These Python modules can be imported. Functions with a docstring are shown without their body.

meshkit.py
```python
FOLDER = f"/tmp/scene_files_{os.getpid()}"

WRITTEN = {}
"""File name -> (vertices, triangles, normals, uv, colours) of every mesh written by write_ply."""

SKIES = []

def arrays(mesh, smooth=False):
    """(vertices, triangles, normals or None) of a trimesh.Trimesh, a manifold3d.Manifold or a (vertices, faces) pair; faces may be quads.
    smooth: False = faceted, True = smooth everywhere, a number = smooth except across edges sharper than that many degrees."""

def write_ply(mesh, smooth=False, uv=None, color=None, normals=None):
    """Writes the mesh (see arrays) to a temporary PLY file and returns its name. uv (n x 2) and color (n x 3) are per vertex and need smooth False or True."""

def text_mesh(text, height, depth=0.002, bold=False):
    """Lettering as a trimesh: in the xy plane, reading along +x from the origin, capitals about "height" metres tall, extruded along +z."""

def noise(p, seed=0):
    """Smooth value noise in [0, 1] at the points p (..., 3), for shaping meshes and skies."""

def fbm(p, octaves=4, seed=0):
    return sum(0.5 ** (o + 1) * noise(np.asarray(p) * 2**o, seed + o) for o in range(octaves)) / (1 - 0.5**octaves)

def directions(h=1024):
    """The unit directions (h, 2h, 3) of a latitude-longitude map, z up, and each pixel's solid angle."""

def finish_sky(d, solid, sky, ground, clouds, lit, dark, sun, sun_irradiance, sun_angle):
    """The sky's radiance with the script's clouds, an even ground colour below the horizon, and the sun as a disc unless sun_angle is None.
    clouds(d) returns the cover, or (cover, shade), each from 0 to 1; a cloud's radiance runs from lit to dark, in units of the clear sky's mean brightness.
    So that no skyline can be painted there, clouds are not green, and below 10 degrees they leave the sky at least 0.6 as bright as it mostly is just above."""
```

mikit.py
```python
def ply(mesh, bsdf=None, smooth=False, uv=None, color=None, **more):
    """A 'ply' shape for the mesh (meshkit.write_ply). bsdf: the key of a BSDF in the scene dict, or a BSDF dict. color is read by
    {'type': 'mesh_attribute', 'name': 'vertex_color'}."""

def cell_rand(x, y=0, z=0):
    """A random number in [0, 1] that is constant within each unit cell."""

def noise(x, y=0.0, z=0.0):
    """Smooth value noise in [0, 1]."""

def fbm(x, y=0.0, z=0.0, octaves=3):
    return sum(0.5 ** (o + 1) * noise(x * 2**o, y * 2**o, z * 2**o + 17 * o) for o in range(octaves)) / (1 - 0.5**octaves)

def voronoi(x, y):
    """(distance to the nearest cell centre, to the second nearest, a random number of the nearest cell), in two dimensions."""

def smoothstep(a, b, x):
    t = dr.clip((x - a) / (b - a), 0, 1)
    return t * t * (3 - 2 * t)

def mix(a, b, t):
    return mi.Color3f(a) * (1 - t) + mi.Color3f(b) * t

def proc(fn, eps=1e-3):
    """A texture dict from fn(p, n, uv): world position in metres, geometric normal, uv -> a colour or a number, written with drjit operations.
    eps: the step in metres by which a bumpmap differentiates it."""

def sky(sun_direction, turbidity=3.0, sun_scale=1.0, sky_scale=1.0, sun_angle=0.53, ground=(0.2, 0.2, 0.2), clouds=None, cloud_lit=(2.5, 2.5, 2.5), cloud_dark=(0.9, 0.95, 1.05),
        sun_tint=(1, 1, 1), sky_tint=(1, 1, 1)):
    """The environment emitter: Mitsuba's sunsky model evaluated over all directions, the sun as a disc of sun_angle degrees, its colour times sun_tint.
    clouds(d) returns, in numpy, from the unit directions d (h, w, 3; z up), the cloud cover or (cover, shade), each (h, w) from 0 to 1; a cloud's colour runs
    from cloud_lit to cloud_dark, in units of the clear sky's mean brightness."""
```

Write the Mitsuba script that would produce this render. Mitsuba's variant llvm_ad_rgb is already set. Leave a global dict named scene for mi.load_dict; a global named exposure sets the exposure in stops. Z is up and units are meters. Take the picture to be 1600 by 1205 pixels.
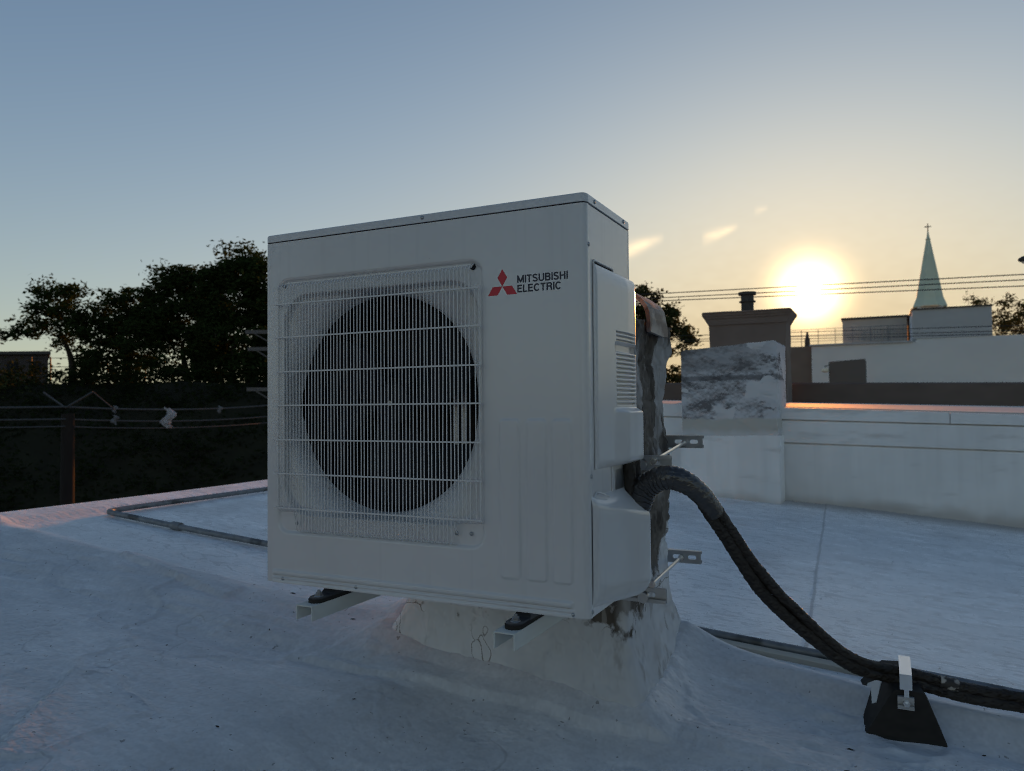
import math
import numpy as np
import trimesh
import mitsuba as mi
import drjit as dr
import mikit
import meshkit
from mikit import noise, fbm, voronoi, smoothstep, mix, proc
from shapely.geometry import Polygon, Point, box as sbox
from shapely import affinity
from shapely.ops import unary_union

PI = math.pi
T4 = mi.ScalarTransform4f
scene, labels = {}, {}

# ------------------------------------------------------------------ camera, sky, exposure
EYE = 8.474
P_, R_ = 0.02852, -0.00874
scene['camera'] = {
    'type': 'thinlens', 'fov': 67.97, 'fov_axis': 'x', 'near_clip': 0.05, 'far_clip': 5000.0,
    'aperture_radius': 0.0022, 'focus_distance': 1.85,
    'to_world': T4().look_at(origin=[0, 0, EYE], target=[0, math.cos(P_), EYE + math.sin(P_)],
                             up=[-math.sin(R_), -math.cos(R_) * math.sin(P_), math.cos(R_) * math.cos(P_)]),
}
SUN = np.array([0.3625, 0.9215, 0.1385])
SUN /= np.linalg.norm(SUN)


def sky_cover(d):
    az = np.degrees(np.arctan2(d[..., 0], d[..., 1]))
    el = np.degrees(np.arcsin(np.clip(d[..., 2], -1, 1)))
    n = meshkit.fbm(np.stack([az * 1.3, el * 3.5, 0 * az], -1), 4, 3)
    cover = np.zeros_like(az)
    for (a, e, ha, slope, th, k) in ((9.6, 11.75, 1.9, 0.30, 0.34, 0.85), (15.5, 12.4, 1.3, 0.30, 0.24, 0.7), (18.4, 13.8, 0.5, 0.2, 0.15, 0.25)):
        t = (az - a) / ha
        q = (el - e - slope * (az - a) * 1.0) / (th * (1.25 - 0.55 * t))
        cover = np.maximum(cover, k * np.clip(1 - t * t, 0, 1) ** 0.7 * np.exp(-q * q) * (0.35 + 1.1 * n))
    # thin bright haze round the low sun, and warm haze low over the horizon on the sun's side
    g = np.degrees(np.arccos(np.clip(d @ SUN, -1, 1)))
    core = 0.75 * np.exp(-(g / 1.62) ** 1.9) + 0.012 * np.exp(-g / 3.0)
    low = 0.92 * np.exp(-(np.clip(el, 0, 90) / 13.0) ** 2) * (0.12 + 0.88 * np.exp(-(g / 32.0) ** 2)) * (0.92 + 0.16 * n)
    bright = core + 0.065 * cover
    total = 1 - (1 - np.clip(bright, 0, 1)) * (1 - low)
    shade = np.clip(1 - bright / np.maximum(total, 1e-6), 0, 1)
    return np.clip(total, 0, 1), shade


scene['sky'] = mikit.sky(SUN.tolist(), turbidity=2.0, sun_scale=1.0, sky_scale=1.9, sun_angle=1.3, ground=(0.12, 0.12, 0.12),
                         clouds=sky_cover, cloud_lit=(48.0, 31.0, 14.0), cloud_dark=(2.25, 1.74, 1.08), sun_tint=(1.75, 0.98, 0.42), sky_tint=(0.97, 1.0, 1.13))
exposure = 1.5

# ------------------------------------------------------------------ frames and helpers
U = np.array([0.8992, -0.4374, 0.0]); U /= np.linalg.norm(U)
V = np.array([-U[1], U[0], 0.0])
O = np.array([-0.6852, 2.1177, 8.0])
R3 = np.stack([U, V, [0, 0, 1.0]])
rng = np.random.default_rng(7)


def W(m):
    """unit frame (u along the front, v into depth, z up from the unit's underside) -> world"""
    if isinstance(m, trimesh.Trimesh):
        return trimesh.Trimesh(np.asarray(m.vertices) @ R3 + O, m.faces, process=False)
    return np.asarray(m, float) @ R3 + O


def cat(ms):
    return trimesh.util.concatenate(ms)


def add(key, mesh, mat, smooth=False, label=None, cat_=None, group=None, kind=None, local=True):
    k, i = key, 0
    while k in scene:
        i += 1
        k = f'{key}_{i:03d}'
    scene[k] = mikit.ply(W(mesh) if local else mesh, mat, smooth=smooth)
    tag(k, label, cat_, group, kind)
    return k


def tag(k, label=None, cat_=None, group=None, kind=None):
    d = {a: b for a, b in (('label', label), ('category', cat_), ('group', group), ('kind', kind)) if b}
    if d:
        labels[k] = {**labels.get(k, {}), **d}


def box(u0, u1, v0, v1, z0, z1, b=0.0):
    if b <= 0:
        m = trimesh.creation.box(extents=(u1 - u0, v1 - v0, z1 - z0))
        m.apply_translation(((u0 + u1) / 2, (v0 + v1) / 2, (z0 + z1) / 2))
        return m
    pts = []
    for x, sx in ((u0, 1), (u1, -1)):
        for y, sy in ((v0, 1), (v1, -1)):
            for z, sz in ((z0, 1), (z1, -1)):
                pts += [(x + sx * b, y + sy * b, z), (x + sx * b, y, z + sz * b), (x, y + sy * b, z + sz * b)]
    return trimesh.convex.convex_hull(np.array(pts))


def hexa(corners):
    """convex hull of points"""
    return trimesh.convex.convex_hull(np.array(corners, float))


def ext(poly, h):
    return trimesh.creation.extrude_polygon(poly, h, engine='earcut')


def ext_uz(poly, v0, v1):
    """shapely polygon in (u,z) extruded from v0 to v1"""
    m = ext(poly, abs(v1 - v0))
    p = np.asarray(m.vertices)
    q = np.stack([p[:, 0], max(v0, v1) - p[:, 2], p[:, 1]], -1)
    return trimesh.Trimesh(q, m.faces, process=False)


def ext_vz(poly, u0, u1):
    m = ext(poly, abs(u1 - u0))
    p = np.asarray(m.vertices)
    q = np.stack([min(u0, u1) + p[:, 2], p[:, 0], p[:, 1]], -1)
    return trimesh.Trimesh(q, m.faces, process=False)


def tube(pts, r, sides=8, caps=True):
    p = np.asarray(pts, float)
    r = np.broadcast_to(np.asarray(r, float), (len(p),) if np.ndim(r) < 2 else np.shape(r))
    t = np.gradient(p, axis=0)
    t /= np.linalg.norm(t, axis=1, keepdims=True) + 1e-12
    a = np.cross(t[0], [0, 0, 1.0] if abs(t[0][2]) < 0.9 else [1.0, 0, 0])
    A = [a / np.linalg.norm(a)]
    for i in range(1, len(p)):
        x = A[-1] - t[i] * (A[-1] @ t[i])
        A.append(x / (np.linalg.norm(x) + 1e-12))
    A = np.array(A)
    B = np.cross(t, A)
    ang = np.arange(sides) * 2 * PI / sides
    rr = r if r.ndim == 2 else r[:, None] * np.ones(sides)
    v = p[:, None] + rr[..., None] * (np.cos(ang)[None, :, None] * A[:, None] + np.sin(ang)[None, :, None] * B[:, None])
    n = len(p)
    i, j = np.meshgrid(np.arange(n - 1), np.arange(sides), indexing='ij')
    q = np.stack([i * sides + j, (i + 1) * sides + j, (i + 1) * sides + (j + 1) % sides, i * sides + (j + 1) % sides], -1).reshape(-1, 4)
    f = np.vstack([q[:, [0, 2, 1]], q[:, [0, 3, 2]]])
    verts = v.reshape(-1, 3)
    if caps:
        k = len(verts)
        verts = np.vstack([verts, p[0], p[-1]])
        jj = np.arange(sides)
        f = np.vstack([f, np.stack([np.full(sides, k), (jj + 1) % sides, jj], -1),
                       np.stack([np.full(sides, k + 1), (n - 1) * sides + jj, (n - 1) * sides + (jj + 1) % sides], -1)])
    m = trimesh.Trimesh(verts, f[:, ::-1], process=False)
    return m


def smooth_path(pts, n):
    from scipy.interpolate import CubicSpline
    p = np.asarray(pts, float)
    d = np.r_[0, np.cumsum(np.linalg.norm(np.diff(p, axis=0), axis=1))]
    return CubicSpline(d, p)(np.linspace(0, d[-1], n))


def grid_faces(nu, nv):
    i, j = np.meshgrid(np.arange(nu - 1), np.arange(nv - 1), indexing='ij')
    a = (i * nv + j).ravel()
    return np.vstack([np.stack([a, a + nv, a + nv + 1], -1), np.stack([a, a + nv + 1, a + 1], -1)])


def ss(a, b, x):
    t = np.clip((np.asarray(x, float) - a) / (b - a), 0, 1)
    return t * t * (3 - 2 * t)


def rrect(x, z, cx, cz, hx, hz, r):
    """signed distance to a rounded rectangle, negative inside"""
    qx, qz = np.abs(x - cx) - hx + r, np.abs(z - cz) - hz + r
    return np.hypot(np.maximum(qx, 0), np.maximum(qz, 0)) + np.minimum(np.maximum(qx, qz), 0) - r


def disc_bolt(c, axis, r, h, hexed=False):
    """small domed screw or hex head pointing along axis (local frame)"""
    axis = np.asarray(axis, float)
    p = np.asarray(c, float)
    if hexed:
        return tube([p, p + axis * h], [r, r], 6)
    return tube([p, p + axis * h * 0.5, p + axis * h * 0.9, p + axis * h], [r, r * 0.95, r * 0.6, r * 0.05], 12)


# ------------------------------------------------------------------ materials
def mat(key, col, rough=0.5, metal=0.0, spec=0.5, bump=None, bscale=0.01, eps=1e-3, two=True, coat=0.0, **more):
    base = col if isinstance(col, dict) else {'type': 'rgb', 'value': list(col)}
    b = {'type': 'principled', 'base_color': base, 'roughness': rough, 'metallic': metal, 'specular': spec, **more}
    if coat:
        b['clearcoat'] = coat
        b['clearcoat_gloss'] = 0.9
    if bump is not None:
        b = {'type': 'bumpmap', 'arbitrary': proc(bump, eps), 'scale': bscale, 'bsdf': b}
    scene[key] = {'type': 'twosided', 'bsdf': b} if two else b


cu, su = float(U[0]), float(U[1])


def loc(p):
    """world position -> unit frame, drjit"""
    x, y, z = p.x - float(O[0]), p.y - float(O[1]), p.z - float(O[2])
    return x * cu + y * su, -x * su + y * cu, z


def paint_col(p, n, uv):
    u, v, z = loc(p)
    d = fbm(u * 2.3, v * 2.3, z * 1.7, octaves=3)
    drip = fbm(u * 30, v * 30, z * 1.5, octaves=2)
    return mix((0.515, 0.505, 0.495), (0.56, 0.55, 0.54), smoothstep(0.3, 0.7, d) * 0.75 + 0.25 * drip) * (1 - 0.03 * smoothstep(0.62, 0.80, fbm(u * 60 + 3, v * 60, z * 2.2, octaves=2)))


mat('m_paint', proc(paint_col), rough=0.22, spec=0.7)
mat('m_wire', (0.56, 0.55, 0.54), rough=0.3)
mat('m_shroud', (0.02, 0.02, 0.022), rough=0.5)
mat('m_fan', (0.010, 0.010, 0.012), rough=0.7, spec=0.2)
mat('m_coil', (0.012, 0.012, 0.014), rough=0.6)
mat('m_red', (0.50, 0.02, 0.035), rough=0.45)
mat('m_ink', (0.012, 0.014, 0.03), rough=0.45)
mat('m_screw', (0.34, 0.35, 0.36), rough=0.35, metal=0.9)
mat('m_hole', (0.01, 0.01, 0.011), rough=0.9)
mat('m_steel', proc(lambda p, n, uv: mix((0.36, 0.37, 0.38), (0.52, 0.53, 0.54), fbm(p.x * 40, p.y * 40, p.z * 40, octaves=2))), rough=0.42, metal=0.85)
mat('m_zinc', (0.66, 0.68, 0.70), rough=0.28, metal=0.9)
mat('m_rail', proc(lambda p, n, uv: mix((0.50, 0.51, 0.48), (0.58, 0.585, 0.55), fbm(p.x * 9, p.y * 9, p.z * 25, octaves=3))), rough=0.45)
mat('m_rubber', proc(lambda p, n, uv: mix((0.010, 0.009, 0.008), (0.028, 0.024, 0.02), fbm(p.x * 60, p.y * 60, p.z * 60, octaves=3))), rough=0.72, spec=0.3)
mat('m_footmetal', (0.035, 0.037, 0.042), rough=0.33, spec=0.6)
mat('m_tape', proc(lambda p, n, uv: mix((0.012, 0.010, 0.010), (0.04, 0.034, 0.03), fbm(p.x * 70, p.y * 70, p.z * 70, octaves=2))), rough=0.26, spec=0.8, coat=0.6,
    bump=lambda p, n, uv: fbm(p.x * 110, p.y * 110, p.z * 110, octaves=3), bscale=0.004)
mat('m_foam', proc(lambda p, n, uv: mix((0.010, 0.008, 0.006), (0.036, 0.026, 0.018), fbm(p.x * 90, p.y * 90, p.z * 90, octaves=3))), rough=0.42, spec=0.45,
    bump=lambda p, n, uv: fbm(p.x * 130, p.y * 130, p.z * 130, octaves=3), bscale=0.012)
mat('m_label', (0.62, 0.62, 0.60), rough=0.5)
mat('m_strap', (0.72, 0.76, 0.82), rough=0.30, metal=0.7)


def conduit_col(p, n, uv):
    a = fbm(p.x * 14, p.y * 14, p.z * 14, octaves=3)
    b = fbm(p.x * 50, p.y * 50, p.z * 50 + 7, octaves=2)
    return mix(mix((0.13, 0.135, 0.14), (0.25, 0.26, 0.27), b), (0.045, 0.043, 0.04), smoothstep(0.56, 0.74, a) * 0.8)


mat('m_conduit', proc(conduit_col), rough=0.5, metal=0.25)


def roof_h(p, n, uv):
    u, v, z = loc(p)
    w = fbm(u * 1.1, v * 1.1, octaves=2)
    fine = fbm(u * 55, v * 55, octaves=3)
    brush = fbm(u * 6 + w * 3, v * 34 + w * 9, octaves=3)
    rough = smoothstep(1.1, 0.7, v + 0.1 * u)
    grit = fbm(u * 190, v * 190, octaves=3)
    return fine * (0.3 + 0.75 * rough) + brush * (0.5 + 0.4 * rough) + grit * (0.18 + 0.35 * rough)


def roof_col(p, n, uv):
    u, v, z = loc(p)
    w = fbm(u * 0.9, v * 0.9, octaves=3)
    s = fbm(u * 3.0 + 5 * w, v * 9.0 + 3 * w, octaves=4)
    q = fbm(u * 14, v * 30, octaves=3)
    rear = smoothstep(0.75, 1.1, v)
    # hump coat toned darker than the rear field, standing in for shade
    shaded_tone = mix((0.50, 0.505, 0.515), (0.60, 0.60, 0.605), smoothstep(0.25, 0.75, 0.55 * s + 0.45 * w))
    field_tone = mix((0.66, 0.665, 0.665), (0.79, 0.79, 0.78), smoothstep(0.25, 0.75, 0.55 * s + 0.45 * w))
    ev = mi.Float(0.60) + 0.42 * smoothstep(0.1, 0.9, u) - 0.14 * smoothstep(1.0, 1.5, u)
    c = mix(shaded_tone, field_tone, smoothstep(-0.03, 0.03, v - ev + 0.08 * (fbm(u * 7, v * 7, octaves=3) - 0.5)))
    c = mix(c, (0.86, 0.86, 0.85), smoothstep(0.55, 0.66, q) * smoothstep(0.42, 0.60, s) * (0.15 + 0.5 * rear))
    c = mix(c, (0.40, 0.40, 0.40), smoothstep(0.60, 0.8, fbm(u * 2.1 + 9, v * 2.6, octaves=4)) * 0.40)
    c = mix(c, (0.38, 0.38, 0.39), smoothstep(0.54, 0.68, fbm(u * 26 + 4 * s, v * 60 + 4 * w, octaves=4)) * (0.18 + 0.22 * rear))
    c = c * (0.90 + 0.20 * fbm(u * 120, v * 120, octaves=3))
    rid = 1 - dr.abs(2 * fbm(u * 2.6 + 3, v * 3.4, octaves=5) - 1)
    c = mix(c, (0.30, 0.295, 0.29), smoothstep(0.975, 0.995, rid) * 0.35 * smoothstep(0.52, 0.62, fbm(u * 1.3 + 2, v * 1.7, octaves=2)))
    specks = fbm(u * 75 + 3, v * 75, octaves=2)
    c = mix(c, (0.16, 0.15, 0.14), smoothstep(0.86, 0.90, specks) * 0.7)
    t = dr.abs((u - 1.30) + 0.045 * (v - 1.05) + 0.01 * (fbm(u * 5, v * 5, octaves=2) - 0.5))
    c = mix(c, (0.25, 0.245, 0.24), smoothstep(0.010, 0.003, t) * smoothstep(1.0, 1.1, v) * 0.5)
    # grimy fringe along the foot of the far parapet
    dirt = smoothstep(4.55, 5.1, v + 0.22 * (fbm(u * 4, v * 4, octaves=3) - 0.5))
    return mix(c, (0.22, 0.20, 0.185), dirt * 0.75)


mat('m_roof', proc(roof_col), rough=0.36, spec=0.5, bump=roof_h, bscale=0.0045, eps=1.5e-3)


def chim_col(p, n, uv):
    u, v, z = loc(p)
    a = fbm(u * 5, v * 5, z * 3, octaves=4)
    b = fbm(u * 22, v * 22, z * 9 + 4, octaves=4)
    g = mix((0.075, 0.062, 0.05), (0.17, 0.15, 0.13), smoothstep(0.3, 0.7, 0.5 * a + 0.5 * b))
    g = mix(g, (0.045, 0.036, 0.03), smoothstep(0.50, 0.66, b) * 0.8)
    g = mix(g, (0.30, 0.28, 0.26), smoothstep(0.62, 0.74, fbm(u * 34, v * 34, z * 8 + 2, octaves=3)) * 0.7)
    # old white coating left on the upper rim
    g = mix(g, (0.47, 0.46, 0.45), smoothstep(0.46, 0.62, fbm(u * 9, v * 14, z * 3.5, octaves=4) + 0.20 * smoothstep(0.35, 0.75, z) * smoothstep(0.78, 0.92, v) - 0.12) * 0.7)
    # white roof coating brushed up the base
    edge = -0.10 + 0.16 * (fbm(u * 9, v * 9, z * 4, octaves=3) - 0.5) - 0.02 * smoothstep(0.66, 0.84, u + 0.15 * (fbm(u * 8, z * 8, octaves=3) - 0.5)) * (1 - smoothstep(0.5, 0.66, v))
    edge = edge + 0.20 * smoothstep(0.76, 0.9, v)
    white = mix((0.50, 0.505, 0.515), (0.61, 0.615, 0.625), smoothstep(0.3, 0.7, a))
    white = mix(white, (0.34, 0.31, 0.29), smoothstep(0.58, 0.78, fbm(u * 6, v * 6, z * 11 + 2, octaves=3)) * 0.35)
    white = mix(white, (0.24, 0.22, 0.205), smoothstep(0.60, 0.74, b) * smoothstep(0.6, 0.85, u) * 0.55)
    f1, f2, w = voronoi(u * 6.5 + 1.6 * fbm(u * 11, z * 11, octaves=3), z * 4.2 + 1.6 * fbm(u * 9 + 5, z * 9, octaves=3))
    crack = smoothstep(0.030, 0.008, f2 - f1) * smoothstep(0.54, 0.62, fbm(u * 3.5, z * 3.5 + 9, octaves=2))
    white = mix(white, (0.13, 0.105, 0.095), crack * 0.85)
    return mix(white, g, smoothstep(-0.03, 0.035, z - edge - 0.02 + 0.30 * (fbm(u * 40, v * 40, z * 24, octaves=4) - 0.5)))


mat('m_chimney', proc(chim_col), rough=0.85, spec=0.25, bump=lambda p, n, uv: fbm(p.x * 55, p.y * 55, p.z * 30, octaves=4), bscale=0.02)
mat('m_flue', proc(lambda p, n, uv: mix((0.12, 0.10, 0.095), (0.30, 0.275, 0.26), smoothstep(0.35, 0.65, fbm(p.x * 16, p.y * 16, p.z * 16, octaves=3)))), rough=0.55, metal=0.3)


def wall_col(p, n, uv):
    u, v, z = loc(p)
    a = fbm(u * 1.6, v * 1.6, z * 2.5, octaves=3)
    st = fbm(u * 14, v * 14, z * 1.6, octaves=3)
    c = mix((0.68, 0.67, 0.65), (0.80, 0.79, 0.77), smoothstep(0.25, 0.75, 0.6 * a + 0.4 * st))
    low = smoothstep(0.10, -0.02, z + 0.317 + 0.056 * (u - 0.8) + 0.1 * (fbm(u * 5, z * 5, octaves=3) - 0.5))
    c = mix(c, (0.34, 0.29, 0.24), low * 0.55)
    return mix(c, (0.42, 0.39, 0.36), (smoothstep(0.60, 0.82, fbm(u * 3, v * 3, z * 9, octaves=4)) * 0.5 + smoothstep(0.56, 0.78, fbm(u * 26, v * 26, z * 1.3 + 5, octaves=3)) * 0.08))


mat('m_wall', proc(wall_col), rough=0.6, spec=0.3, bump=lambda p, n, uv: fbm(p.x * 12, p.y * 12, p.z * 12, octaves=4), bscale=0.012)


def wc_col(p, n, uv):
    u, v, z = loc(p)
    a = fbm(u * 3.2, v * 3.2, z * 8, octaves=4)
    b = fbm(u * 11 + 3 * a, v * 11, z * 13, octaves=4)
    hf = fbm(u * 45, v * 45, z * 60 + 3, octaves=3)
    t = 0.45 * a + 0.40 * b + 0.22 * hf - 0.035
    c = mix((0.17, 0.162, 0.16), (0.40, 0.395, 0.395), smoothstep(0.38, 0.49, t))
    c = mix(c, (0.60, 0.595, 0.60), smoothstep(0.47, 0.59, t + 0.10 * smoothstep(0.62, 0.8, u)))
    c = mix(c, (0.16, 0.145, 0.14), smoothstep(0.72, 0.80, z + 0.10 * (a - 0.5)) * 0.45 * smoothstep(0.85, 0.5, u))
    c = mix(c, (0.09, 0.085, 0.085), smoothstep(0.03, 0.012, dr.abs(z - 0.70 + 0.03 * (a - 0.5))) * 0.7)
    c = mix(c, (0.66, 0.65, 0.64), smoothstep(0.60, 0.64, fbm(u * 5 + 3, v * 4, z * 5, octaves=5)))
    band = z - 0.365 + 0.05 * (fbm(u * 8, v * 3, z * 3, octaves=3) - 0.5)
    c = mix((0.55, 0.52, 0.46), c, smoothstep(-0.012, 0.012, band))
    return mix((0.62, 0.615, 0.60), c, smoothstep(-0.03, 0.03, z - 0.26 + 0.07 * (fbm(u * 9, v * 3, z * 2 + 4, octaves=3) - 0.5)))


mat('m_whitechimney', proc(wc_col), rough=0.8, spec=0.25, bump=lambda p, n, uv: fbm(p.x * 18, p.y * 18, p.z * 24, octaves=5), bscale=0.05)
mat('m_darkstucco', proc(lambda p, n, uv: mix((0.15, 0.12, 0.10), (0.22, 0.175, 0.15), fbm(p.x * 5, p.y * 5, p.z * 5, octaves=4))), rough=0.9, spec=0.2,
    bump=lambda p, n, uv: fbm(p.x * 9, p.y * 9, p.z * 9, octaves=3), bscale=0.03)
mat('m_tar', proc(lambda p, n, uv: mix((0.11, 0.082, 0.066), (0.17, 0.125, 0.10), fbm(p.x * 4, p.y * 4, p.z * 7, octaves=4))), rough=0.75, spec=0.35)
mat('m_nroof', proc(lambda p, n, uv: mix((0.42, 0.40, 0.37), (0.60, 0.57, 0.53), fbm(p.x * 3, p.y * 3, octaves=4))), rough=0.7, spec=0.3)
mat('m_stucco', proc(lambda p, n, uv: mix((0.76, 0.74, 0.70), (0.84, 0.82, 0.78), fbm(p.x * 0.6, p.y * 0.6, p.z * 1.2, octaves=4))), rough=0.85, spec=0.2)
mat('m_stucco2', proc(lambda p, n, uv: mix((0.48, 0.48, 0.47), (0.56, 0.555, 0.545), fbm(p.x * 0.7, p.y * 0.7, p.z * 1.1 + 9, octaves=4))), rough=0.85, spec=0.2)
mat('m_penthouse', proc(lambda p, n, uv: mix((0.46, 0.40, 0.33), (0.54, 0.47, 0.40), fbm(p.x, p.y, p.z * 2 + 4, octaves=3))), rough=0.85, spec=0.2)
mat('m_brownwall', proc(lambda p, n, uv: mix((0.20, 0.15, 0.12), (0.27, 0.21, 0.17), fbm(p.x, p.y, p.z * 2, octaves=3))), rough=0.85, spec=0.2)
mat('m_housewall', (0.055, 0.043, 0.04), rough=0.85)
mat('m_shed', (0.13, 0.115, 0.10), rough=0.8)
mat('m_copper', proc(lambda p, n, uv: mix((0.60, 0.68, 0.52), (0.70, 0.77, 0.60), fbm(p.x * 0.9, p.y * 0.9, p.z * 0.5, octaves=3))), rough=0.7, spec=0.3)
mat('m_darkmetal', (0.06, 0.055, 0.05), rough=0.6, metal=0.3)
mat('m_cable', (0.03, 0.03, 0.032), rough=0.6)
mat('m_cablegrey', (0.15, 0.155, 0.165), rough=0.6)
mat('m_cabledim', (0.06, 0.065, 0.07), rough=0.7)
mat('m_polewood', proc(lambda p, n, uv: mix((0.016, 0.014, 0.013), (0.034, 0.029, 0.026), fbm(p.x * 9, p.y * 9, p.z * 1.5, octaves=3))), rough=0.9, spec=0.2)
mat('m_armwood', (0.12, 0.115, 0.11), rough=0.9)
mat('m_paletape', proc(lambda p, n, uv: mix((0.03, 0.025, 0.02), (0.36, 0.33, 0.29), smoothstep(0.42, 0.58, fbm(p.x * 45, p.y * 45, p.z * 45, octaves=3)))), rough=0.6)
mat('m_rag', (0.36, 0.365, 0.39), rough=0.6)
mat('m_ground', proc(lambda p, n, uv: mix((0.05, 0.05, 0.048), (0.085, 0.08, 0.07), fbm(p.x * 0.2, p.y * 0.2, octaves=4))), rough=0.95, spec=0.2)
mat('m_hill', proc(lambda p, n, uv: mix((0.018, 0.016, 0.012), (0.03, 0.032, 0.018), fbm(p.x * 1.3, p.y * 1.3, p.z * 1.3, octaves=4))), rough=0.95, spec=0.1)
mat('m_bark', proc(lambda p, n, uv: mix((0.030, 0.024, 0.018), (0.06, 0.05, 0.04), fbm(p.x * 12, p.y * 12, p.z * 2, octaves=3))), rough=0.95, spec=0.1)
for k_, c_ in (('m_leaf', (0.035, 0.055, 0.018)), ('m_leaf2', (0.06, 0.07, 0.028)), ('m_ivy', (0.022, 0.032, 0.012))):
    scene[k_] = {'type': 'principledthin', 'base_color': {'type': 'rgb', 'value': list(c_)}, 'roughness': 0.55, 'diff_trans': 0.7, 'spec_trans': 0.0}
mat('m_lampglass', (0.75, 0.68, 0.5), rough=0.25, spec=0.6)

# ------------------------------------------------------------------ our roof (structure)
EDGE_U = [-2.6, -2.35, -1.81, -1.36, -0.89, -0.47, 0.1, 0.5, 0.92, 1.2, 1.48, 1.875, 3.0, 6.0]
EDGE_V = [0.66, 0.65, 0.62, 0.60, 0.585, 0.56, 0.70, 0.92, 1.02, 0.95, 0.87, 0.885, 0.9, 0.9]


def roof_plane(u):
    return -0.252 - 0.08 * u


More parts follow.
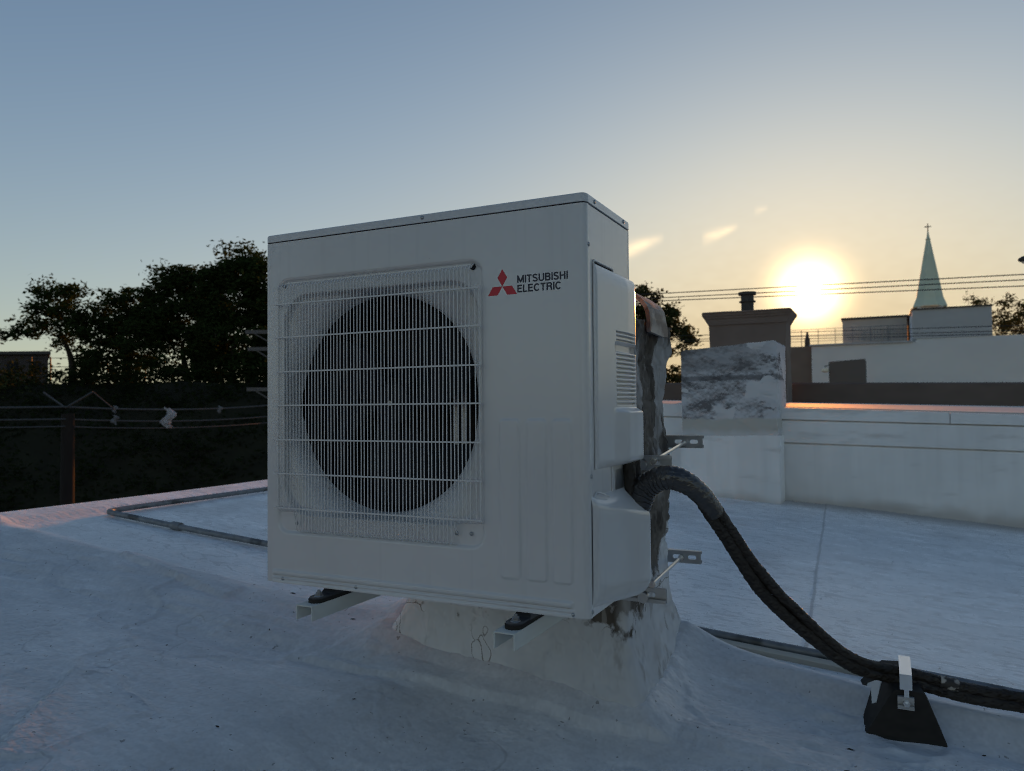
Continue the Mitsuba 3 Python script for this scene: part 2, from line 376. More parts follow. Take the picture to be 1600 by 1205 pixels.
def roof_z(u, v):
    u, v = np.asarray(u, float), np.asarray(v, float)
    wob = 0.05 * (meshkit.fbm(np.stack([u * 3.1, v * 0.8, 0 * u], -1), 3, 5) - 0.5)
    s = np.interp(u, EDGE_U, EDGE_V) + wob - v
    fall = np.interp(u, [-2.5, 0.2, 1.0, 1.45], [0.42, 0.40, 0.30, 0.14])
    dz = (0.026 - 0.016 * ss(0.2, -0.4, u)) * ss(-0.04, 0.03, s) - 0.088 * ss(0.02, 1, s / fall) - (0.05 + 0.20 * ss(-0.1, 0.45, u)) * np.clip(s - 0.5, 0, 9)
    # brushed ridges of old coating along the hump
    P3 = np.stack([u * 2.2, v * 17.0, 0 * u], -1)
    dz = dz + 0.030 * (meshkit.fbm(P3, 3, 11) - 0.5) * ss(-2.3, -1.9, u) * ss(-0.02, 0.1, s) * (1 - ss(0.35, 0.75, s))
    P = np.stack([u, v, 0 * u], -1)
    near = ss(-0.05, 0.15, s) * ss(-2.25, -1.8, u)
    dz = dz + (0.010 * (meshkit.fbm(P * 1.9, 2, 21) - 0.5) + 0.0028 * (meshkit.fbm(P * 9, 3, 22) - 0.5)) * near
    dz = dz + 0.0030 * (meshkit.fbm(P * 55, 3, 24) - 0.5) * near * (0.5 + 1.2 * ss(0.2, -0.6, u))
    rid = 1 - np.abs(2 * meshkit.fbm(P * np.array([1.7, 2.3, 1]) + 7, 4, 27) - 1)
    dz = dz + 0.006 * ss(0.955, 0.995, rid) * near
    dz = dz + 0.018 * ss(0.25, -0.35, u) * ss(-0.05, -0.5, v)
    # soft settlement of the field beyond
    dz = dz + 0.010 * (meshkit.fbm(P * 1.4 + 4, 2, 23) - 0.5) * (1 - near)
    # coating swept up against the chimney foot
    du = np.maximum(np.maximum(0.06 - u, u - 0.94), 0)
    dv = np.maximum(np.maximum(0.44 - v, v - 0.96), 0)
    dz = dz + 0.055 * np.exp(-(np.hypot(du, dv) / 0.07) ** 1.3)
    # raised kerb at the left edge of the roof
    dz = dz + 0.022 * ss(-2.22, -2.30, u)
    # lapped sheet seams: small steps
    for (a, b, c, h) in SEAMS:
        t = (u - a[0]) * c[0] + (v - a[1]) * c[1]
        al = (u - a[0]) * -c[1] + (v - a[1]) * c[0]
        inside = ss(-0.02, 0.02, al) * (1 - ss(b - 0.02, b + 0.02, al))
        dz = dz + h * ss(-0.004, 0.004, t + 0.03 * (meshkit.fbm(P * 5, 2, 31) - 0.5)) * np.exp(-np.clip(t, 0, 9) / 0.10) * inside
    return roof_plane(u) + dz


SEAMS = [((1.30, 1.05), 4.1, (0.999, 0.045), 0.005), ((-0.62, 0.44), 0.75, (0.17, 0.985), 0.016), ((-0.30, -0.55), 0.5, (0.80, 0.60), 0.014),
         ((1.02, 0.40), 1.2, (-0.12, 0.993), 0.014), ((1.47, 0.30), 0.45, (1.0, 0.0), 0.008), ((0.92, 0.16), 0.45, (-0.5, 0.866), 0.012),
         ((-2.2, 1.9), 3.0, (0.15, -0.99), 0.006), ((1.4, 3.2), 3.2, (-0.10, 0.995), 0.004)]
gu = np.unique(np.r_[np.arange(-2.46, -1.0, 0.025), np.arange(-1.0, 2.2, 0.0105), np.arange(2.2, 6.3, 0.05)])
gv = np.unique(np.r_[np.arange(-4.0, -0.9, 0.05), np.arange(-0.9, 1.25, 0.0105), np.arange(1.25, 5.3, 0.03)])
GU, GV = np.meshgrid(gu, gv, indexing='ij')
GZ = roof_z(GU, GV)
top = np.stack([GU, GV, GZ], -1).reshape(-1, 3)
fr = grid_faces(len(gu), len(gv))
idx = np.arange(len(top)).reshape(len(gu), len(gv))
loop = np.r_[idx[:, 0], idx[-1, 1:], idx[-2::-1, -1], idx[0, -2:0:-1]]
low = top[loop].copy(); low[:, 2] = -8.0
m0 = len(top)
n = len(loop); a_ = np.arange(n); b_ = (a_ + 1) % n
sk = np.vstack([np.stack([loop[a_], m0 + a_, m0 + b_], -1), np.stack([loop[a_], m0 + b_, loop[b_]], -1)])
roofm = trimesh.Trimesh(np.vstack([top, low]), np.vstack([fr, sk]), process=False)
add('roof', roofm, 'm_roof', smooth=50, label='white coated flat roof with a brushed hump and grey wear', kind='structure')

# dead leaf bits and grit lying on the roof
rg = np.random.default_rng(12)
du_, dv_ = np.r_[rg.uniform(-1.2, 2.2, 45), rg.uniform(-1.5, 3.5, 25)], np.r_[rg.uniform(-0.5, 0.9, 45), rg.uniform(1.2, 4.8, 25)]
dz_ = roof_z(du_, dv_)
bits = []
for a, b, c in zip(du_, dv_, dz_):
    r = rg.uniform(0.0015, 0.0038)
    m = trimesh.convex.convex_hull(rg.standard_normal((9, 3)) * [r * rg.uniform(0.6, 2.2), r, r * 0.3])
    m.apply_translation((a, b, c + 0.001))
    bits.append(m)
mat('m_debris', (0.03, 0.025, 0.02), rough=0.9)
add('roof_debris', cat(bits), 'm_debris', kind='stuff', label='scattered dark leaf bits and grit on the roof', cat_='debris')

# street level far below
gp = 3000.0
add('ground', trimesh.Trimesh([[-gp, -gp, 0], [gp, -gp, 0], [gp, gp, 0], [-gp, gp, 0]], [[0, 1, 2], [0, 2, 3]], process=False), 'm_ground', kind='structure', label='dark ground far below the roof', local=False)

# ------------------------------------------------------------------ the outdoor unit
UW, UD, UH = 0.95, 0.33, 0.9596
AC = 'heat_pump'
tag(AC, 'large white outdoor heat pump unit with square fan grille on strut rails', 'heat pump')
FC, FR, FV = (0.351, 0.487), 0.290, 0.084


def front_panel():
    s = np.r_[np.arange(0, 0.936, 0.0024), 0.936 + np.linspace(0.002, 0.022, 9), 0.936 + 0.022 + np.array([0.003, 0.006])]
    z = np.linspace(0.0, 0.9362, 390)
    S, Z = np.meshgrid(s, z, indexing='ij')
    # pull grid points lying just inside the throat out on to its circle
    x, y = S - FC[0], Z - FC[1]
    rho = np.hypot(x, y)
    fix = (rho < FR) & (rho > FR - 0.006)
    k = np.where(fix, FR / np.maximum(rho, 1e-6), 1)
    S, Z = FC[0] + x * k, FC[1] + y * k
    x, y = S - FC[0], Z - FC[1]
    rho = np.hypot(x, y)
    d = 0.0065 * ss(0.0, -0.006, rrect(S, Z, 0.3635, 0.4835, 0.3215, 0.3475, 0.035))
    d += 0.0015 * ss(0.0035, 0.0, np.abs(rrect(S, Z, 0.3635, 0.4835, 0.3215, 0.3475, 0.035)))
    D = np.maximum(-rrect(S, Z, 0.3635, 0.487, 0.3065, 0.302, 0.085), 0)
    f = np.clip((rho - FR) / np.maximum(rho - FR + D, 1e-4), 0, 1)
    d += np.where(D > 0, 0.018 * ss(0, 0.010, D) + (FV - 0.0245) * (1 - np.sqrt(np.clip(1 - (1 - f) ** 2, 0, 1))), 0)
    for c, h in ((0.7545, 0.0265), (0.823, 0.0255), (0.8865, 0.0245)):
        q = rrect(S, Z, c, 0.2595, h, 0.1865, 0.010)
        d += -0.0034 * ss(0.002, -0.0035, q)
    foot = ss(0.0, 0.004, 0.036 - Z) * ss(0.022, 0.03, S) * ss(0.915, 0.905, S)
    d += -0.0045 * foot
    d += 0.006 * ss(0.0042, 0.0, np.abs(Z - 0.019)) * ss(0.022, 0.03, S) * ss(0.915, 0.905, S)
    d += 0.003 * ss(0.0036, 0.0, np.abs(Z - 0.009)) * ss(0.022, 0.03, S) * ss(0.915, 0.905, S)
    # the right edge is bent round to the side
    r = 0.014
    a = np.clip((S - 0.936) / r, 0, PI / 2)
    over = np.clip(S - 0.936 - r * PI / 2, 0, 1)
    pu = np.minimum(S, 0.936) + r * np.sin(a)
    pv = r * (1 - np.cos(a)) + over
    nu, nv = -np.sin(a), np.cos(a)
    # soft bend at the left edge
    bend = 0.006 * np.clip(1 - S / 0.006, 0, 1) ** 2
    P = np.stack([pu + nu * d, pv + nv * d + bend, Z], -1)
    F = grid_faces(len(s), len(z))
    ok = (rho >= FR - 1e-6).ravel()
    F = F[ok[F].all(1)]
    return trimesh.Trimesh(P.reshape(-1, 3), F[:, ::-1], process=False)


add(AC + '__front_panel', front_panel(), 'm_paint', smooth=60)
ang = np.linspace(0, 2 * PI, 97)
thv = np.stack([FC[0] + FR * np.cos(ang), 0 * ang, FC[1] + FR * np.sin(ang)], -1)
rings = []
for v_, k_ in ((FV - 0.0005, 1.0), (0.10, 0.998), (0.15, 0.998), (0.18, 1.02)):
    q = thv.copy(); q[:, 0] = FC[0] + (q[:, 0] - FC[0]) * k_; q[:, 2] = FC[1] + (q[:, 2] - FC[1]) * k_; q[:, 1] = v_
    rings.append(q)
add(AC + '__fan_shroud', trimesh.Trimesh(np.vstack(rings), grid_faces(4, 97), process=False), 'm_shroud', smooth=True)
# cabinet: left, back, base pan and compartment wall
add(AC + '__left_panel', box(0.0, 0.004, 0.0065, 0.33, 0.0, 0.9375), 'm_paint')
add(AC + '__back_panel', box(0.0045, 0.9485, 0.322, 0.33, 0.0, 0.9375), 'm_paint')
add(AC + '__base_pan', box(0.0045, 0.9455, 0.012, 0.3215, -0.001, 0.006), 'm_paint')
add(AC + '__coil', box(0.006, 0.70, 0.27, 0.31, 0.03, 0.93), 'm_coil')
add(AC + '__compartment_wall', box(0.700, 0.704, 0.09, 0.3205, 0.01, 0.93), 'm_coil')
sp = sbox(0.0, 0.0, 1, 1)
pts = [(0.944, 0.0225), (0.9485, 0.0175), (0.9485, 0.318)] + [(0.9365 + 0.012 * math.cos(t), 0.318 + 0.012 * math.sin(t)) for t in np.linspace(0, PI / 2, 6)[1:]] + [(0.93, 0.33), (0.93, 0.326), (0.944, 0.316)]
sidem = ext(Polygon(pts), 0.9362)
add(AC + '__side_panel', sidem, 'm_paint', smooth=40)
add(AC + '__side_seam', box(0.9440, 0.9465, 0.0145, 0.024, 0.001, 0.936), 'm_hole')


def rounded_poly(u0, u1, v0, v1, r):
    return sbox(u0 + r, v0 + r, u1 - r, v1 - r).buffer(r, quad_segs=8)


lidp = rounded_poly(-0.0025, 0.9525, -0.0035, 0.3335, 0.017)
la = np.array(lidp.exterior.coords)[:-1]
lb = np.array(lidp.buffer(-0.0015).exterior.simplify(0).coords)[:-1]
lc = np.array(lidp.buffer(-0.005).exterior.coords)[:-1]
lid = trimesh.convex.convex_hull(np.vstack([np.c_[la, np.full(len(la), 0.9388)], np.c_[la, np.full(len(la), 0.9545)], np.c_[lb, np.full(len(lb), 0.9578)], np.c_[lc, np.full(len(lc), 0.9596)]]))
add(AC + '__lid', lid, 'm_paint', smooth=35)
add(AC + '__lid_gap', box(0.004, 0.9455, 0.004, 0.326, 0.9362, 0.9388), 'm_hole')

# screws
for c, ax in (((0.518, -0.0035, 0.950), (0, -1, 0)), ((0.062, -0.002, 0.0115), (0, -1, 0)), ((0.309, -0.002, 0.0115), (0, -1, 0)), ((0.909, 0.0, 0.0065), (0, -1, 0)),
              ((0.9525, 0.053, 0.948), (1, 0, 0)), ((0.9525, 0.271, 0.949), (1, 0, 0)), ((0.950, 0.0165, 0.843), (1, 0, 0)), ((0.950, 0.0165, 0.316), (1, 0, 0)), ((0.9495, 0.016, 0.013), (1, 0, 0)),
              ((0.0615, 0.0045, 0.8135), (0, -1, 0)), ((0.612, -0.004, 0.1705), (0, -1, 0)), ((0.6475, 0.0045, 0.1700), (0, -1, 0)), ((0.113, -0.004, 0.165), (0, -1, 0))):
    add(AC + '__screw', disc_bolt(c, ax, 0.0052, 0.0035), 'm_screw', smooth=50)
add(AC + '__keyhole', tube([(0.657, 0.0048, 0.8155), (0.657, 0.0038, 0.8155)], [0.008, 0.008], 14), 'm_hole')
add(AC + '__hook', tube([(0.6585, 0.004, 0.8215), (0.6605, -0.006, 0.818), (0.6575, -0.007, 0.811)], 0.002, 7), 'm_wire', smooth=50)

# grille: flat faced wires
def bar(pts, w, t):
    """rectangular wire in the v-z plane, w wide along u, t thick, following pts"""
    p = np.asarray(pts, float)
    d = np.gradient(p, axis=0); d /= np.linalg.norm(d, axis=1, keepdims=True)
    nn = np.cross(d, [1.0, 0, 0]); nn /= np.linalg.norm(nn, axis=1, keepdims=True)
    e = np.array([w / 2, 0, 0])
    rows = np.stack([p - e - nn * t / 2, p + e - nn * t / 2, p + e + nn * t / 2, p - e + nn * t / 2], 1)
    n = len(p)
    i, j = np.meshgrid(np.arange(n - 1), np.arange(4), indexing='ij')
    a = (i * 4 + j).ravel(); b = (i * 4 + (j + 1) % 4).ravel()
    F = np.vstack([np.stack([a, b, b + 4], -1), np.stack([a, b + 4, a + 4], -1)])
    k = (n - 1) * 4
    F = np.vstack([F, [[0, 2, 1], [0, 3, 2], [k, k + 1, k + 2], [k, k + 2, k + 3]]])
    m = trimesh.Trimesh(rows.reshape(-1, 3), F, process=False)
    m.fix_normals()
    return m


GV_ = -0.017
us = list(np.arange(0.0585, 0.6630, 0.0107))
for i, u_ in enumerate(us):
    zb = 0.145 if 0.112 < u_ < 0.610 else 0.198
    zt = 0.806
    w = 0.0007 * rng.standard_normal()
    path = [(u_, 0.004, zt + 0.012), (u_, -0.004, zt + 0.0115), (u_, -0.012, zt + 0.008), (u_, GV_, zt), (u_ + w, GV_, 0.6), (u_ - w, GV_, 0.35), (u_, GV_, zb + 0.008), (u_, -0.012, zb + 0.001), (u_, -0.002, zb - 0.003), (u_, 0.005, zb - 0.003)]
    add(AC + '__grille__wire', bar(path, 0.0027, 0.0010), 'm_wire')
for u_ in (0.6735, 0.6845):
    path = [(u_, GV_, 0.768), (u_, GV_, 0.5), (u_, GV_, 0.205), (u_, -0.010, 0.199), (u_, 0.005, 0.197)]
    add(AC + '__grille__wire', bar(path, 0.0027, 0.0010), 'm_wire')
for z_ in (0.7605, 0.6695, 0.5755, 0.4840, 0.3910, 0.2995, 0.2065):
    add(AC + '__grille__cross_wire', cat([box(0.050, 0.690, -0.0205, -0.0186, z_ - 0.0019, z_ + 0.0019), box(0.047, 0.0499, -0.0205, 0.006, z_ - 0.0018, z_ + 0.0018)]), 'm_wire')
for c in ((0.612, 0.178), (0.113, 0.174)):
    add(AC + '__grille__mounting_tab', tube([(c[0], -0.015, c[1] + 0.022), (c[0], -0.012, c[1] + 0.006), (c[0], -0.003, c[1] - 0.006)], 0.0022, 7), 'm_wire', smooth=50)

# fan
FN = AC + '__fan'
hub = tube([(FC[0], 0.100, FC[1]), (FC[0], 0.103, FC[1]), (FC[0], 0.115, FC[1]), (FC[0], 0.175, FC[1])], [0.03, 0.055, 0.062, 0.062], 32)
add(FN + '__hub', hub, 'm_fan', smooth=40)
for k in range(3):
    t0 = 2 * PI * k / 3 + 0.5
    rr, tt = np.meshgrid(np.linspace(0.058, 0.276, 14), np.linspace(0, 1, 16), indexing='ij')
    th = t0 + (tt - 0.5) * (1.25 + 0.2 * (rr - 0.058) / 0.21) + 0.55 * ((rr - 0.058) / 0.21) ** 1.5
    vv = 0.14 + (tt - 0.5) * (0.075 - 0.03 * (rr - 0.058) / 0.21) - 0.008 * np.sin(PI * tt)
    P = np.stack([FC[0] + rr * np.cos(th), vv, FC[1] + rr * np.sin(th)], -1)
    add(FN + '__blade', trimesh.Trimesh(P.reshape(-1, 3), grid_faces(14, 16), process=False), 'm_fan', smooth=True)
add(FN + '__hub_bolt', cat([disc_bolt((FC[0], 0.100, FC[1]), (0, -1, 0), 0.008, 0.010, True)]), 'm_screw', smooth=30)
for u_ in (0.497, 0.522):
    add(AC + '__motor_mount', box(u_ - 0.008, u_ + 0.008, 0.190, 0.205, 0.13, 0.85, 0.002), 'm_steel')

# emblem and lettering, thin on the front sheet
def rhomb(c, ang_, a=0.0222, b=0.0128):
    """rhombus whose one tip sits at c, reaching out along ang_"""
    d = np.array([math.cos(ang_), math.sin(ang_)]); e = np.array([-d[1], d[0]])
    c = np.array(c)
    return Polygon([c, c + d * a + e * b, c + d * 2 * a, c + d * a - e * b])


EC = (0.7390, 0.7605)
for an in (90, 210, 330):
    q = rhomb(EC, math.radians(an))
    q = affinity.scale(q, 1.0, 0.93, origin=EC)
    add(AC + '__emblem__diamond', ext_uz(q, 0.0, -0.0006), 'm_red', label='red diamond of the three diamond emblem')


def arc(cx, cy, rx, ry, a0, a1, n=14):
    return [(cx + rx * math.cos(math.radians(t)), cy + ry * math.sin(math.radians(t))) for t in np.linspace(a0, a1, n)]


K = 0.098                                     # half a stroke, capitals are 1 tall
GLYPH = {
    'M': (0.92, [[(K, 0), (K, 1)], [(0.92 - K, 0), (0.92 - K, 1)], [(K, 1 - K), (0.46, 0.12), (0.92 - K, 1 - K)]]),
    'I': (0.17, [[(K, 0), (K, 1)]]),
    'T': (0.66, [[(0, 1 - K), (0.66, 1 - K)], [(0.33, 0), (0.33, 1)]]),
    'S': (0.70, [arc(0.35, 0.735, 0.255, 0.18, 15, 190) + [(0.14, 0.60), (0.35, 0.52), (0.56, 0.42)] + arc(0.35, 0.265, 0.265, 0.18, 20, -170)]),
    'U': (0.76, [[(K, 1), (K, 0.32)] + arc(0.38, 0.34, 0.295, 0.255, 180, 360) + [(0.76 - K, 1)]]),
    'B': (0.72, [[(K, 0), (K, 1)], [(K, 1 - K), (0.38, 1 - K)] + arc(0.40, 0.735, 0.20, 0.18, 90, -90) + [(K, 0.545)], [(0.40, 0.53)] + arc(0.42, 0.30, 0.215, 0.215, 90, -90) + [(K, K)]]),
    'H': (0.76, [[(K, 0), (K, 1)], [(0.76 - K, 0), (0.76 - K, 1)], [(K, 0.52), (0.76 - K, 0.52)]]),
    'E': (0.64, [[(K, 0), (K, 1)], [(0, 1 - K), (0.63, 1 - K)], [(0, 0.53), (0.58, 0.53)], [(0, K), (0.64, K)]]),
    'L': (0.58, [[(K, 0), (K, 1)], [(0, K), (0.58, K)]]),
    'C': (0.76, [arc(0.40, 0.5, 0.315, 0.415, 40, 320, 26)]),
    'R': (0.74, [[(K, 0), (K, 1)], [(K, 1 - K), (0.42, 1 - K)] + arc(0.42, 0.715, 0.215, 0.20, 90, -90) + [(K, 0.515)], [(0.42, 0.51), (0.58, 0.42), (0.625, 0.22), (0.65, 0.0)]]),
}


def word(txt, u0, z0, h, width):
    from shapely.geometry import LineString
    x, polys = 0.0, []
    for ch in txt:
        w, strokes = GLYPH[ch]
        polys.append(affinity.translate(unary_union([LineString(q).buffer(K, cap_style='flat', join_style='round', quad_segs=4) for q in strokes]), x, 0))
        x += w + 0.105
    x -= 0.105
    ms = []
    for g in polys:
        g = affinity.scale(g, width / x, h, origin=(0, 0))
        g = affinity.translate(g, u0, z0)
        for q in getattr(g, 'geoms', [g]):
            ms.append(ext_uz(q, 0.0, -0.0005))
    return cat(ms)


add(AC + '__lettering', word('MITSUBISHI', 0.7780, 0.7652, 0.0182, 0.1275), 'm_ink', label='upper line of dark lettering reading MITSUBISHI')
add(AC + '__lettering', word('ELECTRIC', 0.7780, 0.7428, 0.0182, 0.1115), 'm_ink', label='lower line of dark lettering reading ELECTRIC')

# side covers, pressed as soft bulges out of the right side
def bulge_mesh(v, z, fn):
    Vv, Zz = np.meshgrid(v, z, indexing='ij')
    b = fn(Vv, Zz)
    P = np.stack([0.9487 + b, Vv, Zz], -1)
    return trimesh.Trimesh(P.reshape(-1, 3), grid_faces(len(v), len(z)), process=False)


def upper_b(v, z):
    lowr = ss(0.472, 0.458, z)
    p = 0.0035 + 0.004 * ss(0.046, 0.056, v) + 0.0145 * np.clip((v - 0.046) / 0.2, 0, 1) + (0.021 * ss(0.14, 0.20, v)) * lowr
    back = np.sqrt(np.clip(1 - np.clip((v - (0.300 - 0.012 * lowr)) / (0.036 + 0.012 * lowr), 0, 1) ** 2, 0, 1))
    top = np.sqrt(np.clip(1 - np.clip((z - 0.762) / 0.044, 0, 1) ** 2, 0, 1))
    bot = np.sqrt(np.clip(1 - np.clip((0.352 - z) / 0.024, 0, 1) ** 2, 0, 1))
    b = p * np.minimum(np.minimum(back, 1), np.minimum(top, bot))
    zs = [0.656, 0.646, 0.636] + [0.600 - 0.0109 * k for k in range(12)]
    for c in zs:
        b = b - 0.010 * ss(0.0028, 0.0014, np.abs(z - c)) * ss(0.165, 0.169, v) * ss(0.305, 0.301, v)
    q = rrect(v, z, 0.245, 0.619, 0.085, 0.0115, 0.004)
    b = b - 0.018 * ss(0.001, -0.003, q)
    return b


add(AC + '__service_cover', bulge_mesh(np.linspace(0.046, 0.3355, 110), np.linspace(0.3285, 0.8055, 350), upper_b), 'm_paint', smooth=40)
fr_ = [(0.9515, 0.044, 0.33), (0.9515, 0.044, 0.60), (0.9515, 0.044, 0.806), (0.9515, 0.049, 0.812), (0.9515, 0.16, 0.8125), (0.9515, 0.182, 0.812), (0.9515, 0.186, 0.806)]
add(AC + '__service_cover__rim', tube(fr_, 0.0022, 8), 'm_paint', smooth=50)
add(AC + '__service_cover__rim_gap', cat([box(0.9487, 0.9492, 0.0465, 0.0485, 0.33, 0.806), box(0.9487, 0.9492, 0.05, 0.184, 0.8062, 0.8095)]), 'm_hole')


def lower_b(v, z):
    p = 0.003 + 0.008 * ss(0.0165, 0.030, v) + 0.055 * np.clip((v - 0.014) / 0.25, 0, 1) ** 0.85
    back = np.sqrt(np.clip(1 - np.clip((v - 0.255) / 0.079, 0, 1) ** 2, 0, 1))
    zb = 0.022 - 0.125 * (v - 0.0165)
    bot = np.sqrt(np.clip(1 - np.clip((zb + 0.06 - z) / 0.06, 0, 1) ** 2, 0, 1))
    b = p * back * bot
    lim = np.clip((0.270 - z) / 0.95, 0, 1)
    k = 0.007
    return np.minimum(b, lim) - k * np.exp(-np.abs(b - lim) / k) * 0.5 * (b > 0.004)


pv_, pt_ = np.meshgrid(np.linspace(0.0165, 0.3345, 110), np.linspace(0, 1, 120) ** 1.3, indexing='ij')
pz_ = 0.022 - 0.125 * (pv_ - 0.0165)
pz_ = pz_ + pt_ * (0.270 - pz_)
pc = np.stack([0.9487 + lower_b(pv_, pz_), pv_, pz_], -1).reshape(-1, 3)
add(AC + '__pipe_cover', trimesh.Trimesh(pc, grid_faces(110, 120), process=False), 'm_paint', smooth=40)
add(AC + '__pipe_cover__seam', box(0.9487, 0.9493, 0.0135, 0.0165, 0.02, 0.268), 'm_hole')
add(AC + '__pipe_cover__clip', tube([(0.951, 0.03, 0.264), (0.953, 0.045, 0.278), (0.958, 0.06, 0.275), (0.965, 0.10, 0.262)], 0.002, 7), 'm_wire', smooth=50)
# the valve plate and the two stub pipes seen between the covers
add(AC + '__valve_plate', box(0.9490, 0.9525, 0.16, 0.165, 0.23, 0.34, 0.0005), 'm_paint')
add(AC + '__valve_plate', box(0.9490, 0.9505, 0.19, 0.25, 0.235, 0.318, 0.0004), 'm_steel')
for v_, du in ((0.258, 0.0), (0.292, 0.004)):
    add(AC + '__stub_pipe', tube(smooth_path([(0.962 + du, v_, 0.345), (0.966 + du, v_ + 0.001, 0.29), (0.970 + du, v_ + 0.004, 0.17)], 12), 0.0155, 14), 'm_foam', smooth=60)

# ------------------------------------------------------------------ rails with their feet
def channel(u0, u1, v0, v1, z0, z1, t=0.003, lip=0.0):
    prof = sbox(u0, z0, u1, z1).difference(sbox(u0 + t, z0 - 1, u1 - t, z1 - t))
    if lip:
        prof = unary_union([prof, sbox(u0, z0, u0 + lip, z0 + t), sbox(u1 - lip, z0, u1, z0 + t)])
    return ext_uz(prof, v0, v1)


for nm, (u0, u1), lab in (('mounting_rail', (0.183, 0.235), 'pale metal channel rail under the left end of the unit'), ('mounting_rail_001', (0.752, 0.804), 'pale metal channel rail under the right end of the unit')):
    tag(nm, lab, 'rail', 'rails carrying the unit')
    add(nm + '__channel', channel(u0, u1, -0.085, 0.445, -0.064, -0.0265, 0.0028), 'm_rail')
    c = (u0 + u1) / 2 + 0.004
    pf = unary_union([Point(c, -0.040).buffer(0.022), sbox(c - 0.022, -0.040, c + 0.022, 0.31)])
    foot = ext(pf, 0.009); foot.apply_translation((0, 0, -0.0262))
    up = ext(affinity.translate(pf, 0, 0), 0.004)
    add(nm + '__rubber_pad', foot, 'm_rubber')
    hump = hexa([(c - 0.022, -0.002, -0.017), (c + 0.022, -0.002, -0.017), (c - 0.018, 0.014, -0.0015), (c + 0.018, 0.014, -0.0015), (c - 0.022, 0.30, -0.017), (c + 0.022, 0.30, -0.017), (c - 0.018, 0.30, -0.0015), (c + 0.018, 0.30, -0.0015)])
    plate = ext(unary_union([Point(c, -0.038).buffer(0.020), sbox(c - 0.020, -0.038, c + 0.020, 0.02)]), 0.004); plate.apply_translation((0, 0, -0.0171))
    add(nm + '__foot', cat([hump, plate]), 'm_footmetal', smooth=30)
    add(nm + '__bolt', cat([disc_bolt((c, -0.033, -0.0131), (0, 0, 1), 0.0125, 0.002), disc_bolt((c, -0.033, -0.0115), (0, 0, 1), 0.0085, 0.008, True), tube([(c, -0.033, -0.005), (c, -0.033, 0.002)], 0.0042, 8), tube([(c + 0.006, -0.04, -0.03), (c + 0.006, -0.04, -0.055)], 0.004, 8)]), 'm_screw', smooth=30)

# ------------------------------------------------------------------ brick chimney behind the unit
def chimney_mesh():
    zs = np.r_[np.linspace(-0.47, -0.10, 60), np.linspace(-0.09, 0.732, 130)[0:]]
    per = 220
    rows = []
    for z in zs:
        k = ss(-0.12, -0.40, z) ** 1.3
        u0, u1, v0, v1 = 0.185 - 0.13 * ss(-0.05, -0.36, z) - 0.03 * k, 0.897 + 0.045 * k, 0.452 - 0.03 * k, 0.905 + 0.11 * ss(-0.02, -0.36, z)
        r = 0.02 + 0.02 * k
        pl = sbox(u0 + r, v0 + r, u1 - r, v1 - r).buffer(r, quad_segs=6).exterior
        L = pl.length
        q = np.array([pl.interpolate(L * t / per).coords[0] for t in range(per)])
        rows.append(np.c_[q, np.full(per, z)])
    P = np.array(rows)
    c = np.array([0.54, 0.68])
    d = P[..., :2] - c
    nrm = d / np.linalg.norm(d, axis=-1, keepdims=True)
    f = (meshkit.fbm(P * np.array([5.5, 5.5, 4.0]), 4, 41) - 0.5) * 0.042 + (meshkit.fbm(P * np.array([34, 34, 14.0]), 4, 42) - 0.5) * 0.036
    amp = 0.45 + 0.75 * ss(-0.15, 0.1, P[..., 2]) + 0.3 * ss(0.5, 0.75, P[..., 2])
    # courses that have lost mortar near the top
    course = 0.0035 * ss(0.010, 0.0, np.abs(((P[..., 2] + 0.02) % 0.115) - 0.05)) * ss(0.05, 0.2, P[..., 2])
    # a broken, hollow corner and a swollen lip at the top right
    bul = 0.020 * np.exp(-(((P[..., 2] - 0.66) / 0.09) ** 2)) * ss(0.74, 0.86, P[..., 1])
    P[..., :2] += nrm * (f * amp - course + bul)[..., None]
    P[-1, :, 2] += 0.03 * (meshkit.fbm(P[-1] * 9, 3, 43) - 0.5)
    verts = P.reshape(-1, 3)
    F = grid_faces(len(zs), per)
    i = np.arange(len(zs) - 1)
    a = i * per + per - 1; b = i * per
    F = np.vstack([F, np.stack([a, a + per, b + per], -1), np.stack([a, b + per, b], -1)])
    kk = len(verts)
    verts = np.vstack([verts, [[0.54, 0.68, 0.742]]])
    j = np.arange(per); last = (len(zs) - 1) * per
    F = np.vstack([F, np.stack([last + j, np.full(per, kk), last + (j + 1) % per], -1)])
    return trimesh.Trimesh(verts, F[:, ::-1], process=False)


tag('chimney', 'weathered grey brown chimney behind the unit with white coating at its foot', 'chimney')
add('chimney__stack', chimney_mesh(), 'm_chimney', smooth=45)
prof = []
for t in np.linspace(0, 1, 26):
    a = PI * (1 - t)
    prof.append((0.66 + 0.265 * np.sign(math.cos(a)) * abs(math.cos(a)) ** 0.62, 0.722 + 0.140 * abs(math.sin(a)) ** 0.55 - 0.028 * max(0, math.cos(a))))
outer = Polygon(prof)
inner = outer.buffer(-0.012)
inner = unary_union([inner, affinity.translate(inner, 0, -0.02), affinity.translate(inner, 0, -0.04)])
cap = ext_uz(outer.difference(inner), 0.62, 0.82)
cap = cap.subdivide().subdivide()
cv = np.asarray(cap.vertices)
cap = trimesh.Trimesh(cv + (np.stack([meshkit.fbm(cv * 14 + k * 9, 3, 51 + k) for k in range(3)], -1) - 0.5) * 0.012, cap.faces, process=False)
add('chimney__flue_cap', cap, 'm_flue', smooth=40, label='rusty arched sheet metal flue cap')

